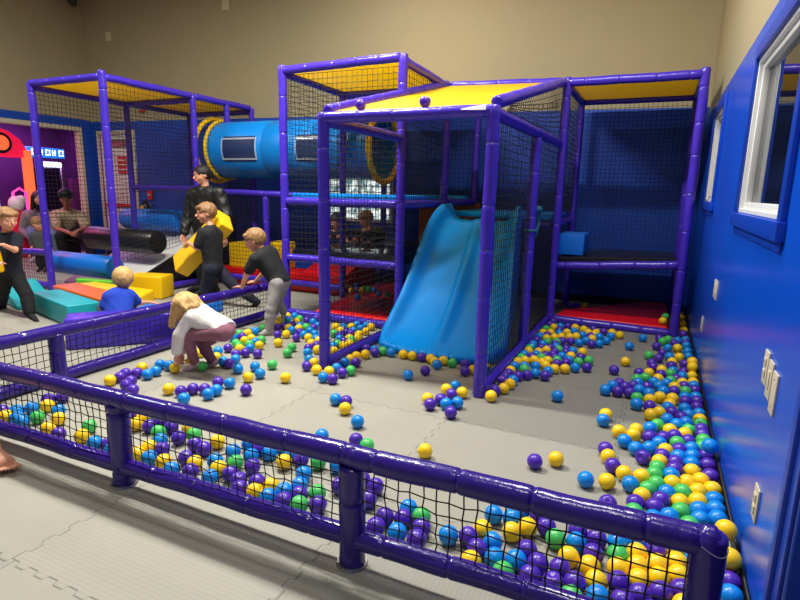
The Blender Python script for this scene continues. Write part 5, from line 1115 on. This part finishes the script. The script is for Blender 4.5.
def zone(p):
    x, y, z = p
    if z > 1: return 'resting on the front edge of the yellow slide roof'
    if x > .12 and y > 6.05: return 'on the red mat of the corner bay'
    if y > 6.05 and x > -2: return 'on the floor behind the red bay mat'
    if y > 5.5 and x < -2.6: return 'on the red mats inside the tower'
    if x > .3 and y < 1.75: return 'between the corner post and right wall'
    if x > -.35:
        if y < 1.86: return 'along the front net by the corner post'
        if y < 2.02 : return 'second row by the corner post'
        for lim, nm in ((2.2, 'wall heap just behind the corner post'), (2.4, 'wall heap beside the low outlet plate'), (2.62, 'wall heap just past the low outlet plate'), (2.85, 'wall heap beside the three wall plates'),
                        (3.1, 'wall heap just past the three wall plates'), (3.4, 'wall heap starting to widen'), (3.75, 'wall heap at its widest bulge'), (4.2, 'wall heap just past its widest bulge'), (4.8, 'wall heap narrowing towards the bay'), (9, 'wall heap at the corner bay post')):
            if y < lim: return nm if x > -.1 else 'outer side of '+nm
    if y < 2.6:
        if x < -2.75: return 'in the corner of front and side fence'
        if x < -2.17: return 'behind the net left of the first post'
        seg = 'past the first post' if x < -1.55 else 'before the second post' if x < -.92 else 'past the second post' if x < -.6 else 'mid last net'
        row = 'first row behind net' if y < 1.8 else 'second row behind net' if y < 1.98 else 'third row behind net' if y < 2.2 else 'loose on mat'
        return row+' '+seg
    if x > -1.0 and y > 3.4: return 'heap right of the slide frame, near end' if y < 4.1 else 'heap right of the slide frame'
    if x > -1.0: return 'loose on the open mat near the wall heap'
    if x > -2.27 and y > 3.6: return 'under the front lip of the slide'
    if x > -1.75: return 'loose group before the slide post' if y > 2.6 else 'loose on the mat before the fence'
    if x > -2.6 and y > 3.0: return 'at the foot of the left slide post'
    if y > 3.9: return 'heap at the foot of the tall tower'
    if x < -2.85 and y < 2.9: return 'strip between side fence and girl'
    if y > 3.3: return 'heap behind the crouching girl' if x < -2.9 else 'mat between girl and tower'
    return 'around the feet of the crouching girl' if x < -2.75 else 'loose on the mat beside the girl'
NAMES = {'B': 'blue', 'P': 'purple', 'Y': 'yellow', 'G': 'green'}
ORD = 'first second third fourth fifth sixth seventh eighth ninth tenth eleventh twelfth thirteenth fourteenth fifteenth'.split()
NUM = 'one two three four five six seven eight nine ten eleven twelve thirteen fourteen fifteen'.split()
order = sorted(range(len(balls)), key=lambda i: pix(balls[i][1])[2] + (100 if not (-12 < pix(balls[i][1])[0] < 812 and pix(balls[i][1])[1] < 612) else 0))
single = [i for i in order[:300]]
cells = {}
for i in single: cells.setdefault((zone(balls[i][1]), balls[i][0]), []).append(i)
built = {}
for (zn, c), ids in sorted(cells.items()):
    ids.sort(key=lambda i: pix(balls[i][1])[0]); n = len(ids)
    for k, i in enumerate(ids):
        p = balls[i][1]; kind = rnd.choices((0, 1, 2, 3), (5, 5, 1, 1))[0]
        if (c, kind) not in built:
            o = protos[c][kind].build('plastic_ball', B_MAT[c], angle=180); built[(c, kind)] = o
        else:
            o = built[(c, kind)].copy(); COL.objects.link(o)
        o.location = p; o.rotation_euler = (rnd.uniform(0, 6), rnd.uniform(0, 6), rnd.uniform(0, 6))
        what = 'only %s ball' % NAMES[c] if n == 1 else '%s from left of %s %s balls' % (ORD[k], NUM[n-1], NAMES[c]) if n <= 15 else '%s ball' % NAMES[c]
        lab = what+', '+zn
        if len(lab.split()) > 16: lab = lab.replace(' behind the net', '').replace('from left of', 'of'); print('LABEL', len(lab.split()), lab)
        tag(o, lab, 'ball', 'ball pit balls')
# the farther balls, beyond three hundred
mb = MB(); far = [i for i in order[300:]]
small = {c: ball_mesh('plain', 3, c, 16, 11) for c in 'BPYG'}
for i in far:
    c, p = balls[i]; R_ = Quaternion((rnd.gauss(0, 1), rnd.gauss(0, 1), rnd.gauss(0, 1), rnd.gauss(0, 1))).normalized().to_matrix()
    mb.add([R_ @ Vector(v)+p for v in small[c].v], small[c].f, 'BPYG'.index(c))
o = mb.build('plastic_balls', [B_MAT[c] for c in 'BPYG'], angle=180); o['kind'] = 'stuff'
tag(o, 'farther blue, purple, yellow and green plastic balls strewn over the ball area', 'balls')

# ------------------------------------------------------------------ light
def area(name, loc, sx, sy, e, col=(1, .95, .87), rot=(0, 0, 0)):
    l = bpy.data.lights.new(name, 'AREA'); l.shape = 'RECTANGLE'; l.size = sx; l.size_y = sy; l.energy = e; l.color = col
    o = bpy.data.objects.new(name, l); o.location = loc; o.rotation_euler = rot; COL.objects.link(o); return o
for x, y, e in ((-3.3, 3.3, 300), (-.75, 3.5, 130), (-.5, .7, 45), (-7.4, 2.8, 140), (-3.2, 5.8, 50)):
    area('ceiling_strip_light', (x, y, 4.7), 1.2, .2, e, (1, .98, .92))
w = bpy.data.worlds.new('hall_ambient'); scene.world = w; w.use_nodes = True
w.node_tree.nodes['Background'].inputs[0].default_value = (1, .96, .9, 1); w.node_tree.nodes['Background'].inputs[1].default_value = .17
vs = scene.view_settings; vs.view_transform = 'Standard'; vs.look = 'None'; vs.gamma = 1; vs.use_curve_mapping = False; vs.exposure = 0.0
